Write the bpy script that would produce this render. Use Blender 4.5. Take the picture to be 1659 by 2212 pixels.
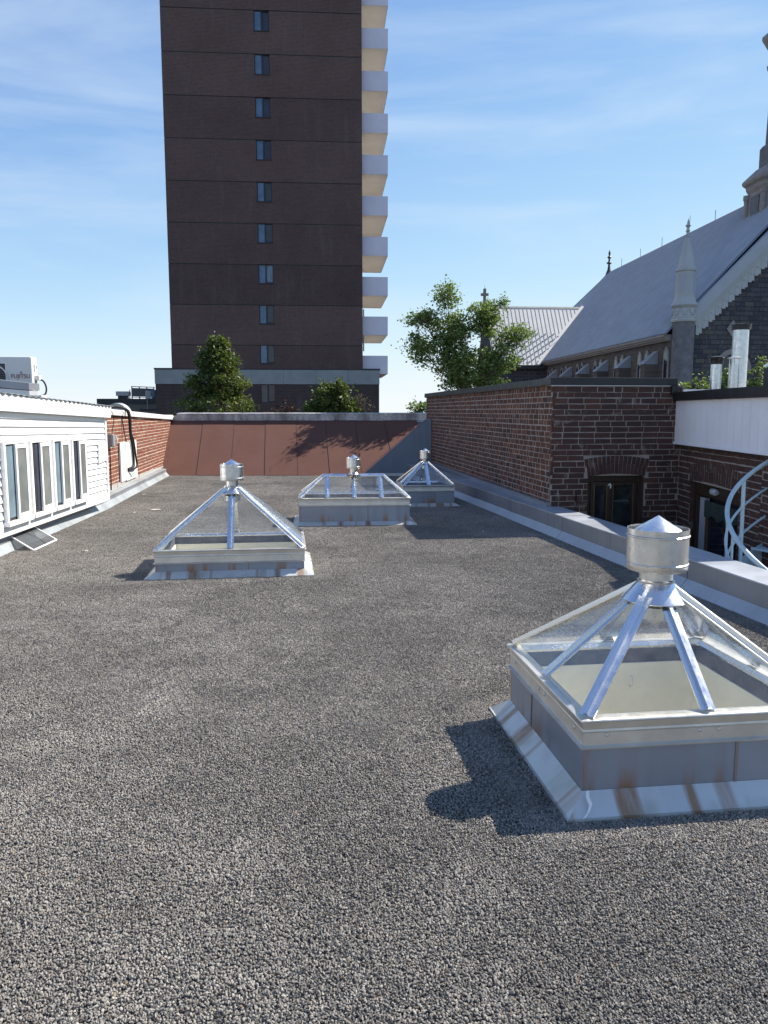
import bpy, bmesh, math, random
from mathutils import Vector, Matrix
random.seed(7)
for o in list(bpy.data.objects): bpy.data.objects.remove(o)
SC = bpy.context.scene
COL = SC.collection
R = math.radians

# ------------------------------------------------------------------ camera
cam = bpy.data.cameras.new('camera'); camo = bpy.data.objects.new('camera', cam); COL.objects.link(camo)
cam.sensor_fit = 'VERTICAL'; cam.sensor_height = 36.0; cam.lens = 1694.0 / 2212.0 * 36.0
cam.clip_start = 0.05; cam.clip_end = 3000
camo.location = (0, 0, 1.55)
camo.rotation_euler = (R(90 - 7.3), 0, R(-7.2))
SC.camera = camo

# ------------------------------------------------------------------ sky, sun, exposure
SUN = Vector((0.95, 0.37, 1.0)).normalized()
sun_el = math.asin(SUN.z); sun_az = math.atan2(SUN.x, SUN.y)
w = bpy.data.worlds.new('World'); SC.world = w; w.use_nodes = True
nt = w.node_tree; nt.nodes.clear()
wo = nt.nodes.new('ShaderNodeOutputWorld'); bg = nt.nodes.new('ShaderNodeBackground'); bg.inputs[1].default_value = 0.083
sky = nt.nodes.new('ShaderNodeTexSky'); sky.sky_type = 'NISHITA'; sky.sun_disc = False
sky.sun_elevation = sun_el; sky.sun_rotation = sun_az; sky.altitude = 100
sky.air_density = 0.6; sky.dust_density = 0.0; sky.ozone_density = 1.0
# thin streaks of high cloud over the whole sky
tc = nt.nodes.new('ShaderNodeTexCoord'); mp = nt.nodes.new('ShaderNodeMapping')
mp.inputs['Rotation'].default_value = (R(8), R(14), R(20)); mp.inputs['Scale'].default_value = (1.0, 1.3, 7.0)
cn = nt.nodes.new('ShaderNodeTexNoise'); cn.inputs['Scale'].default_value = 1.7; cn.inputs['Detail'].default_value = 7; cn.inputs['Roughness'].default_value = 0.55
cn.inputs['Distortion'].default_value = 0.4
cr = nt.nodes.new('ShaderNodeMapRange'); cr.inputs[1].default_value = 0.48; cr.inputs[2].default_value = 0.85; cr.inputs[3].default_value = 0.0; cr.inputs[4].default_value = 0.70
mx = nt.nodes.new('ShaderNodeMix'); mx.data_type = 'RGBA'; mx.inputs[7].default_value = (5.0, 5.9, 6.8, 1)
L = nt.links
L.new(tc.outputs['Generated'], mp.inputs[0]); L.new(mp.outputs[0], cn.inputs['Vector']); L.new(cn.outputs[0], cr.inputs[0])
L.new(cr.outputs[0], mx.inputs[0]); sv = nt.nodes.new('ShaderNodeSeparateColor'); cv = nt.nodes.new('ShaderNodeCombineColor'); L.new(sky.outputs[0], sv.inputs[0])
for ch_ in range(3):        # the pale lower sky of a hazy summer day: brightness levels off towards the horizon
    a_ = nt.nodes.new('ShaderNodeMath'); a_.operation = 'MULTIPLY'; a_.inputs[1].default_value = (.268, .285, .32)[ch_]; L.new(sv.outputs[ch_], a_.inputs[0])
    b_ = nt.nodes.new('ShaderNodeMath'); b_.operation = 'TANH'; L.new(a_.outputs[0], b_.inputs[0])
    c_ = nt.nodes.new('ShaderNodeMath'); c_.operation = 'MULTIPLY'; c_.inputs[1].default_value = (6.4, 6.65, 7.0)[ch_]; L.new(b_.outputs[0], c_.inputs[0]); L.new(c_.outputs[0], cv.inputs[ch_])
L.new(cv.outputs[0], mx.inputs[6]); L.new(mx.outputs[2], bg.inputs[0]); L.new(bg.outputs[0], wo.inputs[0])
sl = bpy.data.lights.new('sun', 'SUN'); sl.energy = 5.0; sl.angle = R(0.53); sl.color = (1.0, 0.925, 0.81)
so = bpy.data.objects.new('sun', sl); COL.objects.link(so); so.location = (20, 8, 25)
so.rotation_euler = SUN.to_track_quat('Z', 'Y').to_euler()
vs = SC.view_settings; vs.view_transform = 'Standard'; vs.look = 'None'; vs.exposure = 0.85; vs.gamma = 1.0; vs.use_curve_mapping = False
SC.cycles.transparent_max_bounces = 24
SC.cycles.max_bounces = 10

# ------------------------------------------------------------------ helpers
class MB:
    def __init__(s): s.v = []; s.f = []; s.t = []; s.tint = 0.5
    def add(s, vs, fs):
        b = len(s.v); s.v += [tuple(x) for x in vs]; s.f += [tuple(b + i for i in f) for f in fs]; s.t += [s.tint] * len(fs); return s
    def hexa(s, p):   # 8 points: bottom 0-3 ccw, top 4-7
        return s.add(p, [(3, 2, 1, 0), (4, 5, 6, 7), (0, 1, 5, 4), (1, 2, 6, 5), (2, 3, 7, 6), (3, 0, 4, 7)])
    def box(s, x0, x1, y0, y1, z0, z1):
        return s.hexa([(x0, y0, z0), (x1, y0, z0), (x1, y1, z0), (x0, y1, z0), (x0, y0, z1), (x1, y0, z1), (x1, y1, z1), (x0, y1, z1)])
    def prism(s, poly, a, b):   # poly of 3D points, extruded by vector b-a given as vector 'a' start offset and 'b' end offset
        n = len(poly); A = Vector(a); B = Vector(b)
        vs = [Vector(p) + A for p in poly] + [Vector(p) + B for p in poly]
        fs = [tuple(range(n - 1, -1, -1)), tuple(range(n, 2 * n))] + [(i, (i + 1) % n, n + (i + 1) % n, n + i) for i in range(n)]
        return s.add(vs, fs)
    def tube(s, pts, r, n=8, r1=None, cap=True):
        pts = [Vector(p) for p in pts]; m = len(pts); vs = []; fs = []
        d0 = (pts[1] - pts[0]).normalized(); ref = Vector((0, 0, 1)) if abs(d0.z) < .9 else Vector((1, 0, 0))
        nn = d0.cross(ref).normalized()
        for i, p in enumerate(pts):
            d = (pts[min(i + 1, m - 1)] - pts[max(i - 1, 0)]).normalized()
            nn = (nn - d * nn.dot(d)).normalized(); bb = d.cross(nn)
            rr = r if r1 is None else r + (r1 - r) * i / (m - 1)
            for k in range(n):
                a = 2 * math.pi * k / n; vs.append(p + nn * math.cos(a) * rr + bb * math.sin(a) * rr)
        for i in range(m - 1):
            for k in range(n): fs.append((i * n + k, i * n + (k + 1) % n, (i + 1) * n + (k + 1) % n, (i + 1) * n + k))
        if cap: fs.append(tuple(range(n - 1, -1, -1))); fs.append(tuple((m - 1) * n + k for k in range(n)))
        return s.add(vs, fs)
    def lathe(s, prof, n=24, c=(0, 0, 0), rot=0.0, cap=True):   # prof [(r,z)]
        vs = []; fs = []; m = len(prof)
        for r, z in prof:
            for k in range(n):
                a = 2 * math.pi * k / n + rot; vs.append((c[0] + r * math.cos(a), c[1] + r * math.sin(a), c[2] + z))
        for i in range(m - 1):
            for k in range(n): fs.append((i * n + k, i * n + (k + 1) % n, (i + 1) * n + (k + 1) % n, (i + 1) * n + k))
        if cap: fs.append(tuple(range(n - 1, -1, -1))); fs.append(tuple((m - 1) * n + k for k in range(n)))
        return s.add(vs, fs)
    def sweep(s, p0, p1, nrm, prof, m0=0.0, m1=0.0):   # straight bar, profile [(side, normal)], mitre shear by side offset
        p0 = Vector(p0); p1 = Vector(p1); d = (p1 - p0).normalized(); nrm = Vector(nrm); nrm = (nrm - d * nrm.dot(d)).normalized(); sd = d.cross(nrm)
        n = len(prof)
        vs = [p0 + sd * a + nrm * b + d * a * m0 for a, b in prof] + [p1 + sd * a + nrm * b + d * a * m1 for a, b in prof]
        fs = [tuple(range(n - 1, -1, -1)), tuple(range(n, 2 * n))] + [(i, (i + 1) % n, n + (i + 1) % n, n + i) for i in range(n)]
        return s.add(vs, fs)
    def mesh(s, name, mat, smooth=None):
        me = bpy.data.meshes.new(name); me.from_pydata(s.v, [], s.f); me.update()
        if len(set(s.t)) > 1:
            at = me.attributes.new('tint', 'FLOAT', 'FACE'); at.data.foreach_set('value', s.t)
        bm = bmesh.new(); bm.from_mesh(me); bmesh.ops.recalc_face_normals(bm, faces=bm.faces); bm.to_mesh(me); bm.free()
        if mat: me.materials.append(MT[mat] if isinstance(mat, str) else mat)
        if smooth is not None:
            me.polygons.foreach_set('use_smooth', [True] * len(me.polygons)); me.set_sharp_from_angle(angle=R(smooth))
        return me
    def build(s, name, mat, parent=None, smooth=None, bevel=0):
        o = bpy.data.objects.new(name, s.mesh(name, mat, smooth)); COL.objects.link(o); o.parent = parent
        if bevel:
            b = o.modifiers.new('bevel', 'BEVEL'); b.width = bevel; b.segments = 2; b.limit_method = 'ANGLE'; b.angle_limit = R(40)
        return o

def thing(name, label, cat, loc=(0, 0, 0), rotz=0.0, group=None):
    o = bpy.data.objects.new(name, None); COL.objects.link(o); o.location = loc; o.rotation_euler = (0, 0, rotz)
    o.empty_display_size = .2
    return tag(o, label, cat, group)
def tag(o, label, cat, group=None):
    o['label'] = label; o['category'] = cat
    if group: o['group'] = group
    return o
def struct(o, label=None): 
    o['kind'] = 'structure'
    if label: o['label'] = label
    return o
def inst(name, me, parent, M):
    o = bpy.data.objects.new(name, me); COL.objects.link(o); o.parent = parent; o.matrix_local = M; return o
def child(name, parent): 
    o = bpy.data.objects.new(name, None); COL.objects.link(o); o.parent = parent; return o
def U(a, b): return random.uniform(a, b)

# ------------------------------------------------------------------ materials
MT = {}
class N:
    def __init__(s, name):
        m = bpy.data.materials.new(name); m.use_nodes = True; s.m = m; s.t = m.node_tree; s.t.nodes.clear(); MT[name] = m
        s.out = s.n('ShaderNodeOutputMaterial'); s.tc = None
    def n(s, typ, **kw):
        x = s.t.nodes.new(typ)
        for k, v in kw.items(): setattr(x, k, v)
        return x
    def l(s, a, b): s.t.links.new(a, b)
    def coord(s, kind='Object'):
        if s.tc is None: s.tc = s.n('ShaderNodeTexCoord')
        return s.tc.outputs[kind]
    def mapping(s, scale=(1, 1, 1), rot=(0, 0, 0), src=None, loc=(0, 0, 0)):
        x = s.n('ShaderNodeMapping'); x.inputs['Scale'].default_value = scale; x.inputs['Rotation'].default_value = rot; x.inputs['Location'].default_value = loc
        s.l(src if src is not None else s.coord(), x.inputs[0]); return x.outputs[0]
    def noise(s, scale, detail=4, rough=.55, vec=None, dist=0):
        x = s.n('ShaderNodeTexNoise'); x.inputs['Scale'].default_value = scale; x.inputs['Detail'].default_value = detail; x.inputs['Roughness'].default_value = rough; x.inputs['Distortion'].default_value = dist
        s.l(vec if vec is not None else s.coord(), x.inputs['Vector']); return x.outputs[0]
    def rng(s, v, a, b, c, d):
        x = s.n('ShaderNodeMapRange'); s.l(v, x.inputs[0])
        for i, k in enumerate((a, b, c, d)): x.inputs[i + 1].default_value = k
        return x.outputs[0]
    def mix(s, f, a, b, blend='MIX'):
        x = s.n('ShaderNodeMix', data_type='RGBA', blend_type=blend)
        for i, k in ((0, f), (6, a), (7, b)):
            if isinstance(k, (int, float)): x.inputs[i].default_value = k
            elif isinstance(k, tuple): x.inputs[i].default_value = (*k, 1) if len(k) == 3 else k
            else: s.l(k, x.inputs[i])
        return x.outputs[2]
    def math(s, op, a, b=0.0):
        x = s.n('ShaderNodeMath', operation=op)
        for i, k in enumerate((a, b)):
            if isinstance(k, (int, float)): x.inputs[i].default_value = k
            else: s.l(k, x.inputs[i])
        return x.outputs[0]
    def ramp(s, v, stops, mode='LINEAR'):
        x = s.n('ShaderNodeValToRGB'); r = x.color_ramp; r.interpolation = mode
        while len(r.elements) < len(stops): r.elements.new(.5)
        for e, (p, c) in zip(r.elements, stops): e.position = p; e.color = (*c, 1)
        s.l(v, x.inputs[0]); return x.outputs[0]
    def bump(s, h, strength=.3, dist=.01):
        x = s.n('ShaderNodeBump'); x.inputs['Strength'].default_value = strength; x.inputs['Distance'].default_value = dist; s.l(h, x.inputs['Height']); return x.outputs[0]
    def bsdf(s, col, rough=.6, metal=0.0, bump=None, spec=.5):
        x = s.n('ShaderNodeBsdfPrincipled')
        for k, v in (('Base Color', col), ('Roughness', rough), ('Metallic', metal)):
            if isinstance(v, tuple): x.inputs[k].default_value = (*v, 1)
            elif isinstance(v, (int, float)): x.inputs[k].default_value = v
            else: s.l(v, x.inputs[k])
        x.inputs['Specular IOR Level'].default_value = spec
        if bump is not None: s.l(bump, x.inputs['Normal'])
        s.l(x.outputs[0], s.out.inputs[0]); return x
    def attr(s, name):
        x = s.n('ShaderNodeAttribute'); x.attribute_name = name; return x.outputs['Fac']
    def rand(s): return s.n('ShaderNodeObjectInfo').outputs['Random']

def mul(c, k): return tuple(min(1, x * k) for x in c)
def simple(name, col, rough=.6, metal=0.0, var=.15, sc=4.0, bump=0.0, bsc=60, bd=.003, spec=.5, stretch=(1, 1, 1)):
    m = N(name); v = m.mapping(stretch); n1 = m.noise(sc, 5, .6, v)
    c = m.mix(m.rng(n1, .3, .7, 0, 1), mul(col, 1 - var), mul(col, 1 + var))
    b = None
    if bump: b = m.bump(m.noise(bsc, 3, .6, v), bump, bd)
    rr = m.rng(m.noise(sc * 2.3, 3), .3, .7, max(.03, rough * .8), min(1, rough * 1.2))
    m.bsdf(c, rr, metal, b, spec); return m.m

simple('white_paint', (.80, .80, .79), .45, var=.03, sc=2, spec=.4)
simple('vinyl', (.80, .80, .79), .42, var=.025, sc=3, spec=.4, bump=.05, bsc=25)
simple('white_pvc', (.82, .82, .82), .35, var=.03, sc=5)
simple('lilac_white', (.84, .82, .86), .5, var=.04, sc=3)
simple('black_metal', (.012, .012, .014), .4, var=.3, sc=3)
simple('brown_metal', (.016, .015, .018), .38, var=.2, sc=3)
simple('black_rubber', (.010, .010, .014), .8, var=.3)
simple('dark_void', (.008, .008, .009), .8, var=.2)
simple('interior_dark', (.022, .024, .030), .8, var=.3)
simple('galv', (.66, .67, .67), .32, 1.0, var=.14, sc=16)
simple('aluminium', (.82, .83, .85), .26, 1.0, var=.05, sc=9)
simple('alu_dull', (.64, .62, .575), .42, .75, var=.12, sc=7)
simple('shaft_paint', (.84, .81, .69), .7, var=.05, sc=5)
simple('slate_dark', (.085, .085, .11), .7, var=.3, sc=20)
simple('wood_frame', (.04, .024, .016), .5, var=.3, sc=14, stretch=(3, 3, .4))
simple('wood_light', (.14, .09, .045), .5, var=.3, sc=14, stretch=(3, 3, .4))
simple('stair_paint', (.46, .58, .64), .42, var=.08, sc=8)
simple('box_pale', (.45, .46, .50), .5, var=.08)
simple('box_grey', (.24, .25, .26), .5, var=.08)
simple('ac_body', (.66, .66, .64), .4, var=.03, sc=3)
simple('ac_dark', (.03, .03, .035), .6, var=.2)
simple('letter_red', (.22, .05, .06), .5, var=.05)
simple('cedar', (.25, .18, .10), .7, var=.2)
simple('bark', (.10, .075, .055), .9, var=.35, sc=20, bump=.6, bsc=40, bd=.01)
simple('concrete', (.34, .33, .31), .85, var=.15, sc=3, bump=.2, bsc=30)
simple('concrete_band', (.27, .29, .29), .8, var=.12, sc=1.2)
simple('balcony_paint', (.72, .70, .78), .7, var=.05, sc=1)
simple('balcony_soffit', (.82, .80, .72), .8, var=.05, sc=1)
simple('blue_frame', (.02, .022, .04), .5, var=.2)
simple('trim_stone', (.30, .275, .25), .8, var=.2, sc=2, bump=.15, bsc=12)
simple('buttress_cap', (.30, .32, .35), .6, var=.15, sc=2)
simple('church_paint', (.44, .46, .45), .55, var=.07, sc=1.2)
simple('church_rake', (.40, .43, .46), .5, var=.06, sc=1.2)
simple('dark_iron', (.04, .04, .045), .5, var=.2)
simple('asphalt', (.05, .05, .05), .9, var=.2, sc=.4)
simple('lap_dark', (.055, .032, .028), .95, var=.2)
simple('membrane', (.14, .14, .14), .9, var=.2, sc=2, bump=.3, bsc=80)
simple('ceramic_scrap', (.62, .58, .50), .7, var=.2)
simple('curtain_green', (.022, .040, .036), .8, var=.4, sc=20, stretch=(6, 6, .3))
simple('lamp_glass', (.45, .47, .50), .25, var=.05)
simple('far_wall', (.16, .145, .13), .85, var=.12, sc=.5)
simple('far_dark', (.03, .032, .036), .6, var=.2)
simple('far_metal', (.40, .42, .44), .5, .3, var=.1)
simple('far_screen', (.40, .41, .42), .7, var=.25, sc=18)
simple('far_blue', (.10, .17, .24), .6, var=.1)
simple('red_vest_plane', (.35, .34, .33), .8)

def sheet(name, col, rough=.42, metal=.35, rust=0.0):
    # painted / galvanised flashing: soft blotches, faint vertical streaks, optional rust runs
    m = N(name); v = m.coord()
    big = m.noise(2.2, 4, .55, v); st = m.noise(9, 4, .6, m.mapping((1, 1, .12)))
    c = m.mix(m.rng(big, .3, .7, 0, 1), mul(col, .88), mul(col, 1.1))
    c = m.mix(m.rng(st, .52, .75, 0, .35), c, mul(col, .6))
    if rust:
        zz = m.n('ShaderNodeSeparateXYZ'); m.l(m.coord('UV'), zz.inputs[0])
        cu1 = m.n('ShaderNodeCombineXYZ'); m.l(zz.outputs[0], cu1.inputs[0]); m.l(m.rand(), cu1.inputs[1])
        q1 = m.noise(8.0, 2, .5, cu1.outputs[0]); q2 = m.noise(9, 3, .6, m.mapping((4, 1, .6), src=m.coord('UV')))
        f = m.math('MULTIPLY', m.rng(q1, .52, .62, 0, 1), m.rng(q2, .3, .55, .6, 1))
        f = m.math('MULTIPLY', f, m.rng(zz.outputs[1], .08, .18, 1, .12))
        ed_ = m.math('MULTIPLY', m.rng(zz.outputs[0], .0, .045, .85, 0), m.rng(q2, .35, .6, .2, 1)); f = m.math('MAXIMUM', f, ed_)
        c = m.mix(m.math('MULTIPLY', f, rust * .85), c, (.27, .13, .045))
        g = m.noise(3.4, 3, .5, m.mapping((1, 1, .1), loc=(9, 2, 0)))
        c = m.mix(m.math('MULTIPLY', m.rng(g, .55, .7, 0, .5), m.rng(zz.outputs[1], .06, .16, 1, .0)), c, (.24, .22, .13))
    m.bsdf(c, m.rng(big, .3, .7, rough * .85, rough * 1.2), metal, m.bump(m.noise(5, 2), .12, .01)); return m.m
sheet('flashing', (.27, .29, .325))
sheet('flashing_light', (.60, .62, .65))
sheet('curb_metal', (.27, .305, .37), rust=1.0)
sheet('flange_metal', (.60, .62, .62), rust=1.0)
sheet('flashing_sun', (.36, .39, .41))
sheet('flashing_cant', (.40, .43, .48))
sheet('flashing_blue', (.15, .19, .25))

# weathered parapet cap
m = N('cap_weathered'); a = m.noise(3, 6, .65, m.mapping((1, 1, .35))); b = m.noise(22, 5, .7)
c = m.mix(m.rng(a, .42, .62, 0, 1), (.52, .53, .55), (.22, .22, .23)); c = m.mix(m.rng(b, .55, .72, 0, .85), c, (.055, .05, .05))
m.bsdf(c, .55, .15)

# glass : thin pane, straight-through with fresnel reflection and a light film of dirt
def glass(name, tint, dirt=.05, refl=1.0):
    m = N(name); tr = m.n('ShaderNodeBsdfTransparent'); tr.inputs[0].default_value = (*tint, 1)
    gl = m.n('ShaderNodeBsdfGlossy'); gl.inputs['Roughness'].default_value = .02; gl.inputs[0].default_value = (refl, refl, refl, 1)
    lw_ = m.n('ShaderNodeLayerWeight'); lw_.inputs[0].default_value = .5
    fr = m.math('ADD', m.math('MULTIPLY', m.math('POWER', lw_.outputs['Facing'], 5.0), .9), .035)
    mxs = m.n('ShaderNodeMixShader'); m.l(fr, mxs.inputs[0]); m.l(tr.outputs[0], mxs.inputs[1]); m.l(gl.outputs[0], mxs.inputs[2])
    df = m.n('ShaderNodeBsdfDiffuse'); df.inputs[0].default_value = (.6, .6, .6, 1)
    m2 = m.n('ShaderNodeMixShader'); m.l(m.rng(m.noise(9, 5, .7), .35, .75, dirt * .3, dirt * 1.8), m2.inputs[0]); m.l(mxs.outputs[0], m2.inputs[1]); m.l(df.outputs[0], m2.inputs[2])
    m.l(m2.outputs[0], m.out.inputs[0]); return m.m
glass('skylight_glass', (.97, .98, .98), .03)
glass('window_glass', (.55, .62, .62), .04)
def pane(name, col, rough=.06):   # opaque dark glazing that mirrors the sky
    m = N(name); m.bsdf(m.mix(m.rng(m.noise(2.5, 3), .3, .7, 0, 1), mul(col, .75), mul(col, 1.25)), rough, 0.0, m.bump(m.noise(1.2, 2), .04, .02), .5); return m.m
pane('pane_dark', (.018, .022, .035)); pane('pane_blue', (.10, .17, .27)); pane('pane_pale', (.16, .22, .29)); pane('pane_teal', (.15, .21, .25)); pane('pane_grey', (.17, .185, .18)); pane('pane_night', (.035, .04, .055))

# insect mesh of the screen
m = N('screen_mesh'); tr = m.n('ShaderNodeBsdfTransparent'); df = m.n('ShaderNodeBsdfDiffuse'); df.inputs[0].default_value = (.12, .13, .14, 1)
ms = m.n('ShaderNodeMixShader'); m.l(m.rng(m.noise(14, 3, .6, m.mapping((.3, 1, 1))), .3, .7, .42, .62), ms.inputs[0]); m.l(tr.outputs[0], ms.inputs[1]); m.l(df.outputs[0], ms.inputs[2]); m.l(ms.outputs[0], m.out.inputs[0])

# bricks
def brick(name, stops, soot=.3):
    m = N(name); f = m.math('FRACT', m.math('ADD', m.attr('tint'), m.rand())); c = m.ramp(f, stops)
    gp = m.n('ShaderNodeNewGeometry').outputs['Position']
    n1 = m.noise(28, 5, .65, gp); c = m.mix(m.rng(n1, .3, .7, 0, .55), c, mul(stops[0][1], .7))
    n2 = m.noise(1.1, 4, .6, gp); c = m.mix(m.rng(n2, .45, .7, 0, soot), c, (.03, .025, .024))
    n3 = m.noise(46, 4, .6, gp); c = m.mix(m.rng(n3, .62, .75, 0, .4), c, (.30, .27, .24))
    n4 = m.noise(7, 5, .6, gp, .6); c = m.mix(m.rng(n4, .60, .68, 0, .45), c, (.30, .26, .23))
    m.bsdf(c, .88, 0, m.bump(m.noise(75, 4, .7, gp), .5, .004), .25); return m.m
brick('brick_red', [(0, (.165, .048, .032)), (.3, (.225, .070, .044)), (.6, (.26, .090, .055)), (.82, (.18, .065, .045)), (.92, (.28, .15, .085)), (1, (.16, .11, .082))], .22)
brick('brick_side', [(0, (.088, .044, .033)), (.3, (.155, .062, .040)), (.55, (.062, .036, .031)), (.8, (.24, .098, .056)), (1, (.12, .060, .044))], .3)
brick('brick_dark', [(0, (.082, .046, .040)), (.4, (.105, .052, .044)), (.7, (.066, .042, .038)), (1, (.135, .064, .050))], .3)
simple('mortar_light', (.50, .44, .36), .95, var=.2, sc=9, bump=.6, bsc=90)
simple('mortar_dark', (.33, .28, .25), .95, var=.25, sc=7, bump=.6, bsc=90)

# red granulated roll roofing
m = N('roll_red'); g = m.noise(420, 2, .7); big = m.noise(1.4, 5, .6); st = m.noise(7, 4, .6, m.mapping((1, .25, .25)))
c = m.mix(m.rng(big, .3, .7, 0, 1), (.122, .062, .050), (.150, .077, .062)); c = m.mix(m.rng(g, .3, .7, 0, .5), c, (.10, .04, .03)); c = m.mix(m.rng(st, .62, .74, 0, .4), c, (.055, .03, .028))
m.bsdf(c, .95, 0, m.bump(g, .5, .004), .2)

# gravel stones and the bitumen under them
m = N('gravel_stone'); t = m.attr('tint'); gp = m.n('ShaderNodeNewGeometry').outputs['Position']
c = m.ramp(t, [(0, (.155, .145, .133)), (.35, (.272, .254, .232)), (.7, (.368, .345, .315)), (.93, (.46, .43, .39)), (.957, (.27, .215, .15)), (.975, (.22, .14, .10)), (.99, (.44, .42, .38))])
big = m.noise(.55, 5, .6, gp); c = m.mix(m.rng(big, .38, .66, 0, .50), c, (.080, .075, .070))
moss = m.noise(1.7, 6, .7, gp, .8); c = m.mix(m.rng(moss, .60, .72, 0, .55), c, (.05, .047, .042))
bg2 = m.noise(3.2, 5, .65, gp); c = m.mix(m.rng(bg2, .48, .75, 0, .4), c, (.065, .063, .062))
c = m.mix(m.rng(m.noise(170, 3, .6, gp), .35, .7, 0, .3), c, (.10, .097, .093))
m.bsdf(c, .9, 0, None, .25)
m = N('bitumen'); gp = m.n('ShaderNodeNewGeometry').outputs['Position']; vo = m.n('ShaderNodeTexVoronoi'); vo.inputs['Scale'].default_value = 85; m.l(gp, vo.inputs['Vector'])
c = m.mix(m.rng(m.noise(60, 3, .6, gp), .3, .7, 0, 1), (.05, .05, .05), (.15, .147, .14)); m.bsdf(c, .95, 0, m.bump(vo.outputs['Distance'], 1.0, .01), .2)

# leaves
def leaf(name, a, b, c3):
    m = N(name); t = m.attr('tint'); col = m.ramp(t, [(0, a), (.55, b), (1, c3)])
    p = m.n('ShaderNodeBsdfPrincipled'); m.l(col, p.inputs['Base Color']); p.inputs['Roughness'].default_value = .5; p.inputs['Specular IOR Level'].default_value = .35
    tl = m.n('ShaderNodeBsdfTranslucent'); m.l(m.mix(1.0, col, (1.0, 1.0, .45), 'MULTIPLY'), tl.inputs[0])
    ms = m.n('ShaderNodeMixShader'); ms.inputs[0].default_value = .38; m.l(p.outputs[0], ms.inputs[1]); m.l(tl.outputs[0], ms.inputs[2]); m.l(ms.outputs[0], m.out.inputs[0])
leaf('leaf_light', (.10, .155, .055), (.175, .255, .09), (.26, .35, .12))
leaf('leaf_dark', (.045, .075, .024), (.092, .132, .038), (.22, .25, .07))
leaf('leaf_purple', (.03, .012, .016), (.05, .022, .025), (.08, .04, .04))
leaf('leaf_dry', (.09, .08, .06), (.12, .10, .075), (.16, .13, .09))

# masonry seen too far off to pick the units apart
def masonry(name, c1, c2, mort, bw, bh, ms, axis='XZ', bump=.5, var=(1.0, 1.0)):
    m = N(name); sx = m.n('ShaderNodeSeparateXYZ'); m.l(m.coord(), sx.inputs[0]); cb = m.n('ShaderNodeCombineXYZ')
    m.l(sx.outputs['XYZ'.index(axis[0])], cb.inputs[0]); m.l(sx.outputs['XYZ'.index(axis[1])], cb.inputs[1])
    b = m.n('ShaderNodeTexBrick'); m.l(cb.outputs[0], b.inputs['Vector']); b.inputs['Scale'].default_value = 1
    b.inputs['Color1'].default_value = (*c1, 1); b.inputs['Color2'].default_value = (*c2, 1); b.inputs['Mortar'].default_value = (*mort, 1)
    b.inputs['Mortar Size'].default_value = ms; b.inputs['Brick Width'].default_value = bw; b.inputs['Row Height'].default_value = bh; b.inputs['Bias'].default_value = 0
    n1 = m.noise(.35, 5, .6); c = m.mix(m.rng(n1, .3, .7, 0, 1), mul((1, 1, 1), .78), (1, 1, 1)); c = m.mix(1.0, b.outputs[0], c, 'MULTIPLY')
    c = m.mix(1.0, c, m.ramp(m.rand(), [(0, (.78, .78, .80)), (1, (1.12, 1.10, 1.08))]), 'MULTIPLY')
    n2 = m.noise(5, 5, .65); c = m.mix(m.rng(n2, .5, .75, 0, .4), c, mul(c1, .5))
    n4 = m.noise(1.6, 4, .6, m.mapping((1, 1, .18))); c = m.mix(m.rng(n4, .55, .75, 0, .35), c, mort)
    m.bsdf(c, .9, 0, m.bump(m.math('MULTIPLY', b.outputs['Fac'], -1.0), bump, .02), .25); return m.m
masonry('tower_brick', (.150, .086, .076), (.118, .070, .064), (.18, .15, .14), .22, .075, .009)
masonry('podium_brick', (.095, .062, .056), (.070, .048, .046), (.16, .14, .13), .24, .09, .010)
masonry('church_side', (.16, .135, .118), (.10, .09, .085), (.19, .17, .15), .55, .27, .02, 'YZ')
masonry('church_front', (.105, .105, .115), (.07, .073, .085), (.19, .18, .17), .62, .27, .02, 'XZ')
brick('stone_block', [(0, (.062, .066, .080)), (.3, (.10, .104, .116)), (.6, (.14, .136, .132)), (.8, (.08, .083, .096)), (1, (.17, .15, .13))], .3)
simple('turret_stone', (.17, .17, .18), .85, var=.3, sc=2.5, bump=.5, bsc=7, bd=.03)
simple('roof_blue', (.20, .235, .31), .5, .1, var=.09, sc=.5)
simple('roof_rib_lit', (.46, .48, .52), .5, .2, var=.1, sc=1)  # sunlight on the rib sides put into a paler colour than the roof
simple('roof_pale', (.80, .78, .72), .5, 0, var=.06, sc=.6)
simple('roof_seam', (.36, .35, .33), .5, .3, var=.1, sc=1)
# ================================================================== SETTING
struct(MB().box(-900, 900, -300, 1500, -9.3, -9.0).build('ground', 'asphalt'), 'city ground far below the roofs')

# skylight plan (centre, half sizes) is needed first: the deck has real wells under them
SKY = [dict(c=(1.64, 3.265), a=.53, b=.51, rot=0.0), dict(c=(-.524, 7.91), a=.711, b=.53, rot=0.0),
       dict(c=(.96, 11.06), a=.775, b=.45, rot=-3.0), dict(c=(2.34, 13.02), a=.44, b=.42, rot=0.0)]
WELL = .09
holes = []
for s in SKY:
    k = .03 if s['rot'] else 0
    holes.append((s['c'][0] - s['a'] + WELL + k, s['c'][0] + s['a'] - WELL - k, s['c'][1] - s['b'] + WELL + k, s['c'][1] + s['b'] - WELL - k))
def curb_x(y): return 3.05 + (14 - y) * .0445          # toe of the cant strip along the right hand kerb
def left_x(y):                                          # toe of the cant strip on the left
    P = [(-4, -3.65), (7.0, -3.15), (8.67, -3.03), (12.78, -2.80), (20.6, -2.76)]
    for (a, xa), (b, xb) in zip(P, P[1:]):
        if y <= b: return xa + (xb - xa) * (y - a) / (b - a)
    return P[-1][1]
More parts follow.
